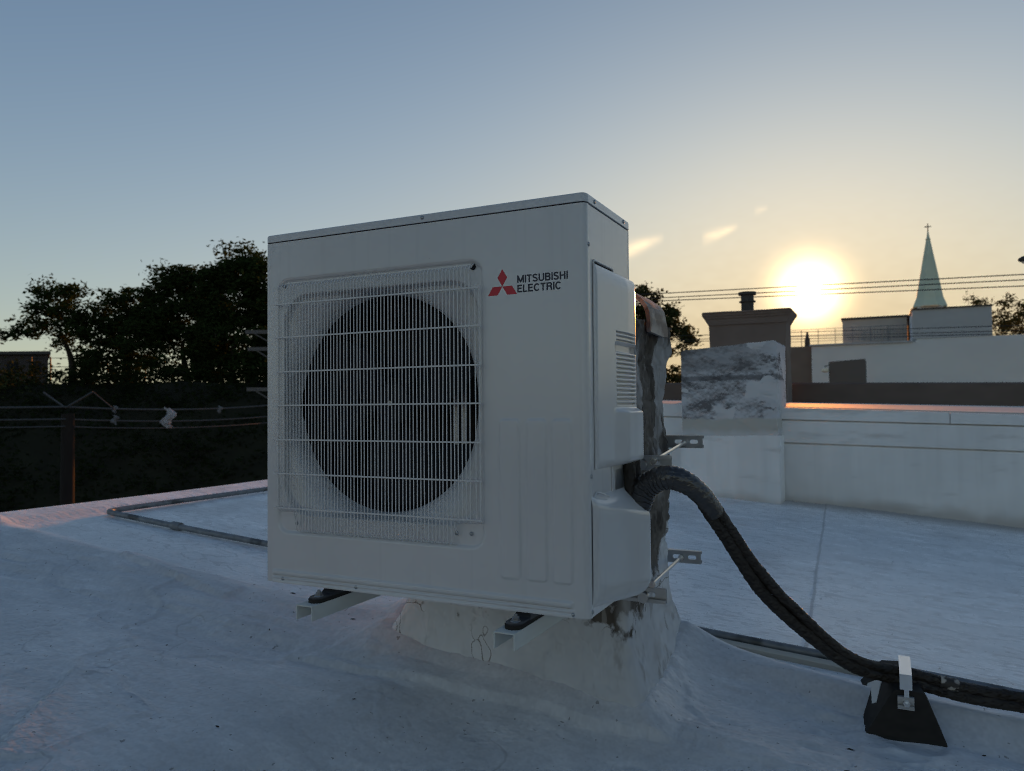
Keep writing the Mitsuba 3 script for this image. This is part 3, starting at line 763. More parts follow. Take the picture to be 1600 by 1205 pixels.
# strut clamps round the chimney
def slotted(u0, u1, z0, z1, v, slots, t=0.0026, depth=0.021, back=False):
    web = sbox(u0, z0, u1, z1)
    for s in slots:
        c = (z0 + z1) / 2
        web = web.difference(sbox(s - 0.007, c - 0.0068, s + 0.007, c + 0.0068).union(Point(s - 0.007, c).buffer(0.0068)).union(Point(s + 0.007, c).buffer(0.0068)))
    sgn = 1 if back else -1
    d = depth * sgn
    parts = [ext_uz(web, v, v + t * sgn)]
    for za, zb in ((z0, z0 + t), (z1 - t, z1)):
        parts.append(box(u0, u1, min(v + t * sgn, v + d), max(v + t * sgn, v + d), za, zb))
    for za, zb in ((z0 + t, z0 + 0.010), (z1 - 0.010, z1 - t)):
        parts.append(box(u0, u1, min(v + d, v + d - t * sgn), max(v + d, v + d - t * sgn), za, zb))
    return cat(parts)


for nm, lab, fz, bz, fu, bu, rf, rb in (
        ('strut_clamp', 'upper pair of slotted steel struts clamped round the chimney', (0.299, 0.340), (0.332, 0.374), 1.031, 1.004, (0.987, 0.322), (0.937, 0.352)),
        ('strut_clamp_001', 'lower pair of slotted steel struts clamped round the chimney', (-0.058, -0.018), (-0.053, -0.012), 1.012, 0.992, (0.977, -0.010), (0.921, -0.034))):
    tag(nm, lab, 'strut clamp', 'strut clamps on the chimney')
    add(nm + '__front_strut', slotted(0.12, fu, fz[0], fz[1], 0.428, [fu - 0.045, 0.9], back=False, depth=0.012), 'm_steel')
    add(nm + '__back_strut', slotted(0.12, bu, bz[0], bz[1], 0.948, [bu - 0.029, bu - 0.080, 0.3, 0.2], back=True), 'm_steel')
    a = np.array([rf[0], 0.405, rf[1] + 0.004]); b = np.array([rb[0] + 0.004, 0.965, rb[1] - 0.002])
    add(nm + '__threaded_rod', tube([a, (a + b) / 2, b], 0.0052, 9), 'm_zinc', smooth=60)
    d = (b - a) / np.linalg.norm(b - a)
    add(nm + '__nut', tube([a + d * 0.004, a + d * 0.012], 0.010, 6), 'm_zinc')
    add(nm + '__nut', tube([b - d * 0.030, b - d * 0.022], 0.010, 6), 'm_zinc')
    add(nm + '__round_nut', tube([(0.952, 0.424, (fz[0] + fz[1]) / 2 - 0.006), (0.952, 0.404, (fz[0] + fz[1]) / 2 - 0.006)], [0.014, 0.014], 16), 'm_steel', smooth=40)

# ------------------------------------------------------------------ wrapped line set, rubber block, conduit
HP = [(0.968, 0.285, 0.15), (0.983, 0.275, 0.225), (1.020, 0.268, 0.282), (1.066, 0.27, 0.296), (1.118, 0.30, 0.268), (1.160, 0.36, 0.196), (1.208, 0.43, 0.092), (1.262, 0.50, -0.010), (1.332, 0.58, -0.104), (1.405, 0.67, -0.195), (1.483, 0.745, -0.258), (1.579, 0.80, -0.286), (1.72, 0.835, -0.318), (1.872, 0.855, -0.332), (2.3, 0.87, -0.372), (3.2, 0.88, -0.445)]
hp = smooth_path(HP, 520)
tag('refrigerant_line', 'black tape wrapped refrigerant hose arching from the unit down to the rubber block', 'hose')
i_wrap = int(np.argmin(np.abs(hp[:, 0] - 1.165)))


def wrapped(path, r0, sides=26):
    s = np.r_[0, np.cumsum(np.linalg.norm(np.diff(path, axis=0), axis=1))]
    th = np.arange(sides) * 2 * PI / sides
    S, TH = np.meshgrid(s, th, indexing='ij')
    ph = S / 0.0125 + TH / (2 * PI) + 0.35 * np.sin(S * 37) + 0.25 * np.sin(3 * TH + S * 60)
    saw = ph - np.floor(ph)
    nz = meshkit.fbm(np.stack([S * 60, np.cos(TH) * 2, np.sin(TH) * 2], -1), 3, 61) - 0.5
    return tube(path, r0 * (1 + 0.085 * (saw - 0.5) + 0.12 * nz), sides)


add('refrigerant_line__wrap', wrapped(smooth_path(hp[: i_wrap + 1: 6], 560), np.interp(np.linspace(0, 1, 560), [0, 0.45, 1], [0.033, 0.031, 0.0225])[:, None]), 'm_tape', smooth=35, label='crinkled black tape wrap on the upper bend')


def foam(path, r, sides=18, seed=0):
    s = np.r_[0, np.cumsum(np.linalg.norm(np.diff(path, axis=0), axis=1))]
    th = np.arange(sides) * 2 * PI / sides
    S, TH = np.meshgrid(s, th, indexing='ij')
    nz = meshkit.fbm(np.stack([S * 22, np.cos(TH) * 1.5, np.sin(TH) * 1.5 + seed], -1), 4, 62 + seed) - 0.5
    n2 = meshkit.fbm(np.stack([S * 120, np.cos(TH) * 4, np.sin(TH) * 4 + seed], -1), 3, 66 + seed) - 0.5
    ph = S / 0.034 + TH / (2 * PI) + 0.3 * np.sin(S * 21 + seed)
    return tube(path, np.asarray(r)[..., None] * (1 + 0.34 * nz + 0.30 * n2 + 0.09 * (ph - np.floor(ph) - 0.5)), sides)


tail = smooth_path(hp[i_wrap - 12:], 900)
tl = np.linspace(0, 1, len(tail))
along = tail[:, 0]
spread = 0.0115 + 0.005 * ss(1.19, 1.25, along) * (1 - ss(1.30, 1.42, along)) + 0.002 * ss(1.45, 1.6, along)
side = np.stack([0.72 - 0.45 * ss(1.30, 1.55, along), 0.30 + 0.1 * along * 0, 0.58 + 0.36 * ss(1.30, 1.55, along)], -1)
side /= np.linalg.norm(side, axis=1, keepdims=True)
add('refrigerant_line__line', foam(tail - side * spread[:, None], 0.0160 - 0.001 * ss(1.4, 1.6, along), seed=0), 'm_foam', smooth=60)
add('refrigerant_line__line', foam(tail + side * spread[:, None] * 0.8, 0.0140 + 0.001 * ss(1.4, 1.6, along), seed=3), 'm_foam', smooth=60)
tape2 = (tail + side * spread[:, None] * 0.8)[(along > 1.665) & (along < 1.715)] + np.array([0, 0.0, 0.001])
add('refrigerant_line__pale_tape', foam(tape2, 0.0172 + 0 * np.arange(len(tape2)), seed=5), 'm_paletape', smooth=60, label='pale worn patch of tape')

# rubber support block
tag('pipe_support_block', 'black trapezoid rubber block holding the hose under a metal strap', 'pipe support')
BB = np.array([[1.478, 0.700, -0.455], [1.682, 0.738, -0.455], [1.655, 1.015, -0.440], [1.428, 0.985, -0.440]])     # base corners, front left first
BT = np.array([[1.556, 0.722, -0.302], [1.630, 0.728, -0.302], [1.592, 0.955, -0.292], [1.522, 0.940, -0.292]])     # top corners
pts = []
for q, o in ((BB, BT), (BT, BB)):
    c = q.mean(0)
    for i in range(4):
        for j in (1, 3):
            pts.append(q[i] + (q[(i + j) % 4] - q[i]) * 0.07)
        pts.append(q[i] + (o[i] - q[i]) * 0.05)
        if q is BB:
            pts.append(q[i] + np.array([0, 0, 0.018]))
blk = hexa(pts)
add('pipe_support_block__body', blk, 'm_rubber', smooth=20)


def on_left(a, b):
    """point of the sloping left face, a from front to back, b from base to top"""
    return (BB[0] * (1 - a) + BB[3] * a) * (1 - b) + (BT[0] * (1 - a) + BT[3] * a) * b


stn = np.cross(on_left(1, 0) - on_left(0, 0), on_left(0, 1) - on_left(0, 0)); stn /= np.linalg.norm(stn)
stn = stn if stn[0] < 0 else -stn
q = [on_left(a, b) + stn * 0.005 for a, b in ((0.50, 0.28), (0.22, 0.60), (0.50, 0.90), (0.78, 0.58))]
lab_ = trimesh.convex.convex_hull(np.array(q + [x - stn * 0.004 for x in q]))
add('pipe_support_block__sticker', lab_, 'm_label', label='white diamond sticker on the block')
# strap: small channel bent over the hose, with foot and bolt
sw = 0.0150
su0 = 1.5705
strap = cat([box(su0, su0 + 2 * sw, 0.7105, 0.875, -0.256, -0.2530), box(su0, su0 + 2 * sw, 0.7075, 0.7105, -0.294, -0.2530), box(su0, su0 + 0.0025, 0.7105, 0.875, -0.266, -0.2562), box(su0 + 2 * sw - 0.0025, su0 + 2 * sw, 0.7105, 0.875, -0.268, -0.2562), box(su0, su0 + 2 * sw, 0.8752, 0.878, -0.305, -0.2530)])
add('pipe_support_block__strap', strap, 'm_strap')
add('pipe_support_block__strap_leg', box(su0 + 0.010, su0 + 0.022, 0.7062, 0.7085, -0.326, -0.2942), 'm_strap')
bw = slotted(su0 - 0.006, su0 + 0.034, -0.345, -0.312, 0.7145, [], depth=0.012)
add('pipe_support_block__bracket', bw, 'm_steel')
add('pipe_support_block__bolt', cat([disc_bolt((su0 + 0.016, 0.706, -0.328), (0, -1, 0), 0.009, 0.008, True), tube([(su0 + 0.016, 0.705, -0.328), (su0 + 0.016, 0.690, -0.328)], 0.004, 8)]), 'm_zinc')

cz = 0.014
cond = []
for u_ in np.linspace(3.2, -2.10, 60):
    cond.append((u_, 1.075 + 0.004 * math.sin(u_ * 5), roof_plane(u_) + cz + 0.006))
for t in np.linspace(0.1, 1, 9):
    a = t * PI / 2
    cond.append((-2.10 - 0.07 * math.sin(a), 1.075 + 0.07 * (1 - math.cos(a)), roof_plane(-2.15) + cz + 0.006))
for v_ in np.linspace(1.25, 4.6, 20):
    cond.append((-2.17 + 0.004 * math.sin(v_ * 3), v_, roof_plane(-2.17) + cz + 0.006))
tag('conduit', 'grey steel conduit pipe lying across the roof and turning a corner at the left', 'conduit')
add('conduit__pipe', tube(cond, 0.0145, 12), 'm_conduit', smooth=60)
for u_ in (-1.62, 0.3):
    zz = roof_plane(u_) + cz + 0.006
    add('conduit__coupling', tube([(u_ - 0.03, 1.075, zz + 0.0024), (u_ - 0.028, 1.075, zz + 0.0024), (u_ + 0.028, 1.075, zz - 0.0024), (u_ + 0.03, 1.075, zz - 0.0024)], [0.016, 0.021, 0.021, 0.016], 14), 'm_conduit', smooth=40)
# pale timber batten under the conduit on the right
bat = hexa([(u, v, roof_plane(u) + z) for u in (1.02, 1.56) for v in (1.00, 1.05) for z in (-0.01, 0.016)])
mat('m_batten', (0.42, 0.38, 0.31), rough=0.8)
add('batten', bat, 'm_batten', label='short pale timber batten beside the conduit near the rubber block', cat_='batten')

# ------------------------------------------------------------------ parapet wall of the next house
def slab(u0, u1, v0, v1, lo, hi):
    """board whose lower and upper edges follow z = a + b*u"""
    return hexa([(u, v, f[0] + f[1] * u) for u in (u0, u1) for v in (v0, v1) for f in (lo, hi)])


PT, PM, PL = (0.483, -0.039), (0.372, -0.0286), (0.1786, -0.0268)
tag('parapet_wall', 'low white boarded parapet wall at the far side of the roof', 'wall')
add('parapet_wall__base', slab(-2.45, 6.3, 5.1, 5.3, (-0.95, -0.08), (PL[0] - 0.006, PL[1])), 'm_wall')
add('parapet_wall__core', slab(-2.45, 6.3, 5.13, 5.29, (PL[0] - 0.03, PL[1]), (PT[0] - 0.02, PT[1])), 'm_wall')
add('parapet_wall__board', slab(-2.45, 6.3, 5.086, 5.30, (PL[0] + 0.006, PL[1]), (PM[0] - 0.005, PM[1])), 'm_wall')
add('parapet_wall__board', slab(-2.45, 2.006, 5.072, 5.30, (PM[0] + 0.005, PM[1]), (PT[0], PT[1])), 'm_wall')
add('parapet_wall__board', slab(2.012, 6.3, 5.072, 5.30, (PM[0] + 0.005, PM[1]), (PT[0] - 0.002, PT[1])), 'm_wall')
add('neighbour_roof', cat([hexa([(u, v, z) for u in (-2.45, 9.0) for (v, z) in ((5.302, 0.487 - 0.036 * u), (8.6, 0.52 - 0.029 * u), (5.302, -8), (8.6, -8))]),
                           hexa([(u, v, z) for u in (-2.45, 12.0) for (v, z) in ((8.85, 0.50 - 0.029 * u), (20, 0.30 - 0.029 * u), (8.85, -8), (20, -8))])]), 'm_nroof', label='flat roof of the neighbouring house lit orange by the low sun', kind='structure')
tag('roof_kerb_wall', 'long dark tarred kerb wall on the neighbouring roof', 'wall')
kp = [(8.6, 0.0), (8.6, 0.23), (8.63, 0.25), (8.82, 0.25), (8.85, 0.23), (8.85, 0.0)]
add('roof_kerb_wall__wall', hexa([(u, v, 0.515 - 0.020 * u + (h if h else -0.4)) for u in (-2.45, 12.0) for v, h in kp]), 'm_tar', smooth=20)


def fracture(m, n, amp, freq, seed):
    for _ in range(n):
        m = m.subdivide()
    m.merge_vertices()
    p = np.asarray(m.vertices)
    o = np.stack([meshkit.fbm(p * freq + 13 * k, 4, seed + k) for k in range(3)], -1) - 0.5
    return trimesh.Trimesh(p + o * amp, m.faces, process=False)


tag('white_chimney', 'squat white chimney with black weather stains standing at the parapet', 'chimney')
wcb = hexa([(u, v, z) for v in (4.80, 5.42) for (u, z) in ((0.026, 0.10), (0.790, 0.10), (0.018, 0.92), (0.034, 0.938), (0.772, 0.995), (0.790, 0.978))])
add('white_chimney__stack', fracture(wcb, 5, 0.015, 9.0, 71), 'm_whitechimney', smooth=50)
add('white_chimney__flashing', slab(0.010, 0.804, 4.787, 5.085, (-0.9, -0.08), (0.222, 0.0)), 'm_wall')
add('white_chimney__flashing_lap', slab(0.56, 0.807, 4.783, 4.80, (0.205, 0), (0.228, 0)), 'm_wall')

tag('dark_chimney', 'broad dark stuccoed chimney with flared top and a round vent pipe', 'chimney')
dk = 1.0
rows = [(0.30, -0.37, 0.545), (1.22, -0.355, 0.535), (1.46, -0.365, 0.545), (1.54, -0.415, 0.595), (1.57, -0.435, 0.615), (1.60, -0.435, 0.615), (1.615, -0.42, 0.60)]
parts = [hexa([(u, v, z) for (z, a, b) in rows[i:i + 2] for (u, v) in ((a, 7.9 - 0.02 * max(0, i - 1)), (b, 7.9 - 0.02 * max(0, i - 1)), (a, 8.40 + 0.02 * max(0, i - 1)), (b, 8.40 + 0.02 * max(0, i - 1)))]) for i in range(len(rows) - 1)]
add('dark_chimney__stack', cat([fracture(p, 3, 0.022, 4.0, 81) for p in parts]), 'm_darkstucco', smooth=40)
vc = (0.066, 8.14)
add('dark_chimney__vent_pipe', tube([(vc[0], vc[1], z) for z in (1.58, 1.745, 1.75, 1.765, 1.77, 1.835, 1.84, 1.855, 1.875, 1.88)], [0.075, 0.075, 0.10, 0.10, 0.078, 0.078, 0.105, 0.108, 0.108, 0.03], 24), 'm_darkmetal', smooth=35)

# ------------------------------------------------------------------ buildings beyond
tag('long_building', 'long pale building with flat roof beyond the neighbouring roofs', 'building')
add('long_building__wall', cat([box(-0.87, 2.75, 30, 42, -8, 2.74), box(2.75, 16, 30.05, 42, -8, 2.86)]), 'm_stucco')
add('long_building__parapet_cap', cat([box(-0.95, 2.62, 29.92, 30.2, 2.742, 2.80)]), 'm_stucco2')
add('long_building__side_wall', box(-2.4, -0.872, 30.3, 42, -8, 2.76), 'm_brownwall', label='brown end section of the long building')
tag('stair_block', 'taller grey block rising from the long building below the steeple', 'building')
add('stair_block__wall', box(2.62, 5.12, 30.02, 38, 2.862, 3.93), 'm_stucco2')
add('stair_block__coping', box(2.58, 5.16, 29.95, 38.1, 3.93, 3.97), 'm_darkmetal')
tag('penthouse', 'small boxy penthouse on the roof of the long building', 'building')
add('penthouse__wall', box(0.13, 2.53, 33, 36, 2.742, 4.0), 'm_penthouse')
add('penthouse__roof', box(0.08, 2.60, 32.9, 36.1, 4.002, 4.07), 'm_darkmetal')
for u_ in (0.75, 1.65):
    add('penthouse__pilaster', box(u_, u_ + 0.16, 32.93, 32.998, 2.742, 3.5), 'm_penthouse')
tag('roof_railing', 'thin metal railing along the roof edge of the long building', 'railing')
for u_ in np.arange(-1.9, 2.6, 0.62):
    add('roof_railing__post', tube([(u_, 30.6, 2.742), (u_, 30.6, 3.46)], 0.013, 6), 'm_cablegrey')
for z_ in (2.98, 3.22, 3.45):
    add('roof_railing__rail', tube([(-2.3, 30.6, z_), (2.6, 30.6, z_)], 0.010, 6), 'm_cablegrey')
for u_ in np.arange(0.9, 2.5, 0.11):
    add('roof_railing__baluster', tube([(u_, 30.6, 2.742), (u_, 30.6, 3.45)], 0.006, 5), 'm_cablegrey')
tag('roof_vent', 'dark slim vent stack standing by the roof railing', 'vent')
add('roof_vent__stack', tube([(-1.08, 30.8, 2.742), (-1.08, 30.8, 3.12), (-1.08, 30.8, 3.13), (-1.08, 30.8, 3.38)], [0.11, 0.10, 0.07, 0.035], 10), 'm_darkmetal', smooth=40)
tag('bulkhead', 'dark brown roof bulkhead box in front of the pale building', 'bulkhead')
add('bulkhead__box', hexa([(u, v, z) for v in (24, 26.2) for (u, z) in ((0.08, -1), (1.11, -1), (0.08, 1.80), (1.11, 1.86))]), 'm_shed')
add('bulkhead__lamp', tube([(-0.02, 23.9, 1.62), (-0.02, 23.9, 1.58), (-0.02, 23.9, 1.50), (-0.02, 23.9, 1.46)], [0.03, 0.10, 0.11, 0.02], 12), 'm_lampglass', smooth=50, label='small round lamp catching the sun')
add('bulkhead__lamp_arm', tube([(-0.02, 23.9, 1.62), (-0.02, 23.95, 1.68), (0.10, 24.05, 1.68)], 0.015, 6), 'm_darkmetal')

k = 1.858
sx, sv = 1.543 + (5.80 - 1.543) * k, 150.0
tag('church_steeple', 'pale green pointed church steeple topped by a cross', 'steeple')


def octa(rows, n=8, rot=PI / 8):
    P = []
    for z, r in rows:
        a = rot + np.arange(n) * 2 * PI / n
        P.append(np.c_[sx + r * np.cos(a), sv + r * np.sin(a), np.full(n, z)])
    P = np.vstack(P)
    i, j = np.meshgrid(np.arange(len(rows) - 1), np.arange(n), indexing='ij')
    a = (i * n + j).ravel(); b = (i * n + (j + 1) % n).ravel()
    return trimesh.Trimesh(P, np.vstack([np.stack([a, b, b + n], -1), np.stack([a, b + n, a + n], -1)]), process=False)


zb, zt = 0.474 + (9.55 - 0.474) * k, 0.474 + (15.95 - 0.474) * k
add('church_steeple__spire', octa([(zb, 2.85), (zb + 0.15, 2.85), (zb + 1.6, 2.25), (zt, 0.36), (zt + 0.15, 0.45), (zt + 0.3, 0.28), (zt + 1.8, 0.05)]), 'm_copper')
add('church_steeple__tower', octa([(-8, 2.55), (zb - 0.75, 2.55), (zb - 0.7, 2.75), (zb, 2.75)], 4, PI / 4 + 0.0), 'm_stucco')
add('church_steeple__cross', cat([box(sx - 0.08, sx + 0.08, sv - 0.08, sv + 0.08, zt + 1.4, zt + 2.9), box(sx - 0.52, sx + 0.52, sv - 0.05, sv + 0.05, zt + 2.28, zt + 2.44)]), 'm_darkmetal')

# ------------------------------------------------------------------ overhead wires, lamp
def sag(a, b, s, n=24):
    t = np.linspace(0, 1, n)[:, None]
    p = np.array(a) * (1 - t) + np.array(b) * t
    p[:, 2] -= s * 4 * (t * (1 - t))[:, 0]
    return p


R_W = [((-6.2, 20, 3.775), (14.0, 20, 3.334), 'highest'), ((-6.2, 20, 3.648), (14.0, 20, 3.204), 'middle'), ((-6.2, 20, 3.575), (14.0, 20, 2.99), 'lowest')]
for a, b, w in R_W:
    add('overhead_wire', tube(sag(a, b, 0.0), 0.014, 6), 'm_cable', smooth=60, label=f'{w} of the three overhead wires crossing in front of the sun and steeple', cat_='wire', group='overhead wires on the right')
for (zl, zr), w in (((3.13, 3.02), 'upper'), ((2.98, 2.83), 'middle'), ((2.9, 2.72), 'lower')):
    add('overhead_wire', tube(sag((-6.5, 28, zl + 0.1), (16, 28, zr - 0.2), 0.0), 0.013, 6), 'm_cable', smooth=60, label=f'{w} of the low wires in front of the long pale building', cat_='wire', group='overhead wires on the right')
tag('street_lamp', 'street lamp head peeping in at the right edge under the sky', 'street lamp')
hd = trimesh.creation.icosphere(subdivisions=3)
hv = np.asarray(hd.vertices) * [0.32, 0.16, 0.09]
hv[:, 2] = np.where(hv[:, 2] < -0.035, -0.035, hv[:, 2])
add('street_lamp__head', trimesh.Trimesh(hv + [4.03, 14, 2.945], hd.faces, process=False), 'm_darkmetal', smooth=50)
gl = np.asarray(hd.vertices) * [0.22, 0.13, 0.06]
add('street_lamp__lens', trimesh.Trimesh(gl + [3.98, 14, 2.905], hd.faces, process=False), 'm_lampglass', smooth=True)
add('street_lamp__arm', tube(smooth_path([(4.3, 14, 2.95), (5.2, 14, 2.8), (6.2, 14, 2.3)], 14), 0.03, 8), 'm_darkmetal', smooth=60)
add('street_lamp__pole', tube([(6.2, 14, 2.5), (6.2, 14, -8)], [0.06, 0.10], 10), 'm_darkmetal', smooth=60)

# ------------------------------------------------------------------ vegetation
def leaf_quads(c, size, rg, flat=0.5):
    n = len(c)
    d = rg.standard_normal((n, 3)); d[:, 2] *= flat
    d /= np.linalg.norm(d, axis=1, keepdims=True)
    e = rg.standard_normal((n, 3)); e -= d * (e * d).sum(1, keepdims=True)
    e /= np.linalg.norm(e, axis=1, keepdims=True)
    L = size * rg.uniform(0.6, 1.3, n)[:, None]
    w = L * rg.uniform(0.32, 0.5, n)[:, None]
    tip = np.cross(d, e) * (L * rg.uniform(-0.25, 0.25, n)[:, None])
    P = np.stack([c - d * L * 0.5, c + e * w * 0.5, c + d * L * 0.5 + tip, c - e * w * 0.5], 1).reshape(-1, 3)
    i = np.arange(n) * 4
    return trimesh.Trimesh(P, np.vstack([np.stack([i, i + 1, i + 2], -1), np.stack([i, i + 2, i + 3], -1)]), process=False)


def tree(key, base, blobs, n_clump, per, leaf, spread, seed, label, trunk_r=0.16, material='m_leaf', group='trees on the dark bank'):
    """base and blobs (centre, radii) in world metres; limbs run to leaf clumps spread through the blobs"""
    rg = np.random.default_rng(seed)
    base = np.asarray(base, float)
    tag(key, label, 'tree', group)
    vol = np.array([np.prod(b[1]) for b in blobs]) ** 0.75
    which = rg.choice(len(blobs), n_clump, p=vol / vol.sum())
    cl = []
    for w in which:
        d = rg.standard_normal(3); d /= np.linalg.norm(d)
        cl.append(np.array(blobs[w][0]) + d * np.array(blobs[w][1]) * rg.uniform(0.25, 1.0) ** 0.55)
    cl = np.array(cl)
    mean = np.average([b[0] for b in blobs], axis=0, weights=vol)
    top = base * 0.25 + mean * 0.75
    path = np.array([base + (top - base) * t + np.array([0.18 * math.sin(3 * t + seed), 0.15 * math.cos(2.3 * t + seed), 0]) * t for t in np.linspace(0, 1, 9)])
    wood = [tube(path, np.linspace(trunk_r, trunk_r * 0.4, 9), 8)]
    nodes = [p for p in path[3:]]
    for c in cl[np.argsort(np.linalg.norm(cl - top, axis=1))]:
        nd = np.array(nodes)
        pen = np.linalg.norm(nd - c, axis=1) + 0.6 * np.maximum(0, nd[:, 2] - c[2])
        s = nd[np.argmin(pen)]
        mid = (s + c) / 2 + rg.standard_normal(3) * 0.08 * np.linalg.norm(c - s) + [0, 0, 0.06 * np.linalg.norm(c - s)]
        q = np.array([s, mid, c])
        r0 = 0.02 + 0.018 * np.linalg.norm(c - s)
        wood.append(tube(q, [r0, r0 * 0.7, 0.008], 5, caps=False))
        nodes += [mid, c]
    add(key + '__trunk', cat(wood), 'm_bark', smooth=60, local=False)
    pts = []
    for c in cl:
        k = int(per * rg.uniform(0.4, 1.5))
        s = spread * rg.uniform(0.6, 1.25)
        pts.append(c + rg.standard_normal((k, 3)) * s * [1, 1, 0.62] + [0, 0, -0.05])
    pts = np.vstack(pts)
    add(key + '__crown', leaf_quads(pts, leaf, rg), material, local=False)


Y = 28.0
E_ = EYE
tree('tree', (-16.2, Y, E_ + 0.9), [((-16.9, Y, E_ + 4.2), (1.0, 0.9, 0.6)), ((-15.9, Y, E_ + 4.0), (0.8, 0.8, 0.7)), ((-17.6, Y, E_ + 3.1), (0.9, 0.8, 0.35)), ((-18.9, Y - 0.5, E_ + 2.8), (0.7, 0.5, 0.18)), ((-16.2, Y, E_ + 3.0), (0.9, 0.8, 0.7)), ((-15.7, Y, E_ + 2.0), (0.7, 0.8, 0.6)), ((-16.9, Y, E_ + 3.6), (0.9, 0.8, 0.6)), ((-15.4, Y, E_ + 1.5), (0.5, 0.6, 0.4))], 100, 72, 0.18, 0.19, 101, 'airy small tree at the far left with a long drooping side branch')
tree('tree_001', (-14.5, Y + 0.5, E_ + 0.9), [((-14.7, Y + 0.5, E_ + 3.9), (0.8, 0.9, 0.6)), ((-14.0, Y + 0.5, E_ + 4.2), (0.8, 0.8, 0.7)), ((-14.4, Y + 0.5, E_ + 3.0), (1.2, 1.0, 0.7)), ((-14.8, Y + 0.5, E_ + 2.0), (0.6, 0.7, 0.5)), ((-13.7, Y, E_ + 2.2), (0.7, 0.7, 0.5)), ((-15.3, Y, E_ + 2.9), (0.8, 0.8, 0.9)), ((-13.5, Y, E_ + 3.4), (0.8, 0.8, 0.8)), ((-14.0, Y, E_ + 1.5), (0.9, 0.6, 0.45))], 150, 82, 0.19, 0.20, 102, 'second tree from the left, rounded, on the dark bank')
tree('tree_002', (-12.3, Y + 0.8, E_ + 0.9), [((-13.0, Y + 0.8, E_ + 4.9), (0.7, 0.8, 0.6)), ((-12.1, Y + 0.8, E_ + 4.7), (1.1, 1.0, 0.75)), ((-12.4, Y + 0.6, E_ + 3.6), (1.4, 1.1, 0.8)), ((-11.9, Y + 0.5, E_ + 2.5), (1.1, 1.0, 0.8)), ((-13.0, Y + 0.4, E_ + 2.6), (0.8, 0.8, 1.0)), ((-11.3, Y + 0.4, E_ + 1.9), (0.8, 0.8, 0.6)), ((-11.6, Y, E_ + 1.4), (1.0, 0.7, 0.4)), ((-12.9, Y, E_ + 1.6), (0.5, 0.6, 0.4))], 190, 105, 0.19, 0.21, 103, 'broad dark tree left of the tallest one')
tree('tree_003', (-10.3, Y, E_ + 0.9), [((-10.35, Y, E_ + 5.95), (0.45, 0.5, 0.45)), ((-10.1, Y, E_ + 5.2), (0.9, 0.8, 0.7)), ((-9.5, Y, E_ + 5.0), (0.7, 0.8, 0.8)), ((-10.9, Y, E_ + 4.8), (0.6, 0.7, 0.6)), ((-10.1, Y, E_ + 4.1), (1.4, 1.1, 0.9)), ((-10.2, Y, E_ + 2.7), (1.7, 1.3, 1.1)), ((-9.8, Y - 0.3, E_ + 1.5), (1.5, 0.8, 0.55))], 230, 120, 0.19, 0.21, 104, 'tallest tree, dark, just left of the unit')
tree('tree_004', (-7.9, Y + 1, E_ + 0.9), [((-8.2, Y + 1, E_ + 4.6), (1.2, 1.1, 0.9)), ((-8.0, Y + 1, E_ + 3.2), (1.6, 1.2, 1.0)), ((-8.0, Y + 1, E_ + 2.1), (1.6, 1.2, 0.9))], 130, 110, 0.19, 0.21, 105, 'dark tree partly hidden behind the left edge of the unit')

tree('tree_007', (-5.3, Y + 0.5, E_ + 0.9), [((-5.4, Y + 0.5, E_ + 3.4), (1.5, 1.2, 1.2)), ((-5.2, Y + 0.5, E_ + 1.9), (1.7, 1.2, 1.0)), ((-3.6, Y + 0.5, E_ + 2.0), (1.3, 1.0, 1.2))], 120, 110, 0.19, 0.21, 108, 'unseen dark tree behind the unit, placed to shade the pole and cables')  # out of view behind the unit, keeps the sun off pole and cables


def wl(u, v, z):
    return W(np.array([u, v, z]))


K5 = 31.6 / 20.1
def w5(u, z):
    return wl(1.543 + (u - 1.543) * K5, 30.0, 0.474 + (z - 0.474) * K5)


tree('tree_005', wl(-6.7, 30.2, -8), [(w5(-4.35, 3.35), (1.0, 1.0, 1.0)), (w5(-3.8, 3.0), (0.9, 0.8, 0.9)), (w5(-3.45, 2.5), (0.9, 0.8, 0.8)), (w5(-3.05, 2.05), (0.55, 0.5, 0.5)), (w5(-4.0, 1.7), (1.3, 1.0, 1.2)), (w5(-3.7, 0.9), (1.2, 1.0, 1.0))], 130, 95, 0.19, 0.19, 106, 'leafy tree standing behind the grey brown chimney', group='', material='m_leaf2', trunk_r=0.2)
tree('tree_006', wl(6.9, 45, -8), [(wl(6.2, 45, 5.3), (0.8, 0.8, 1.0)), (wl(7.6, 45, 5.0), (1.0, 0.9, 1.1)), (wl(6.9, 45, 4.2), (1.6, 1.0, 0.8)), (wl(8.7, 45, 4.7), (0.9, 0.9, 1.0))], 110, 55, 0.17, 0.20, 107, 'feathery tree behind the long pale building at the right', group='', material='m_leaf2', trunk_r=0.25)

# dark bank below the trees
hx = np.linspace(-60, -1.5, 90)
hy = np.r_[np.linspace(17, 27.6, 40), 29, 33, 40]
HX, HY = np.meshgrid(hx, hy, indexing='ij')
HZ = (E_ + 1.0) * ss(16.5, 27.6, HY) * (0.15 + 0.85 * ss(-1.5, -5.0, HX)) + 0.8 * (meshkit.fbm(np.stack([HX * 0.5, HY * 0.5, 0 * HX], -1), 3, 91) - 0.5) * ss(17, 20, HY) * (1 - 0.7 * ss(26, 27.6, HY))
hm = trimesh.Trimesh(np.stack([HX, HY, HZ], -1).reshape(-1, 3), grid_faces(len(hx), len(hy)), process=False)
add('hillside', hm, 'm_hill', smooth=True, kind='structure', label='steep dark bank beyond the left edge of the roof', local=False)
rg = np.random.default_rng(33)
nc = 1500
cx, cy = rg.uniform(-26, -3, nc), rg.uniform(18, 28.0, nc)
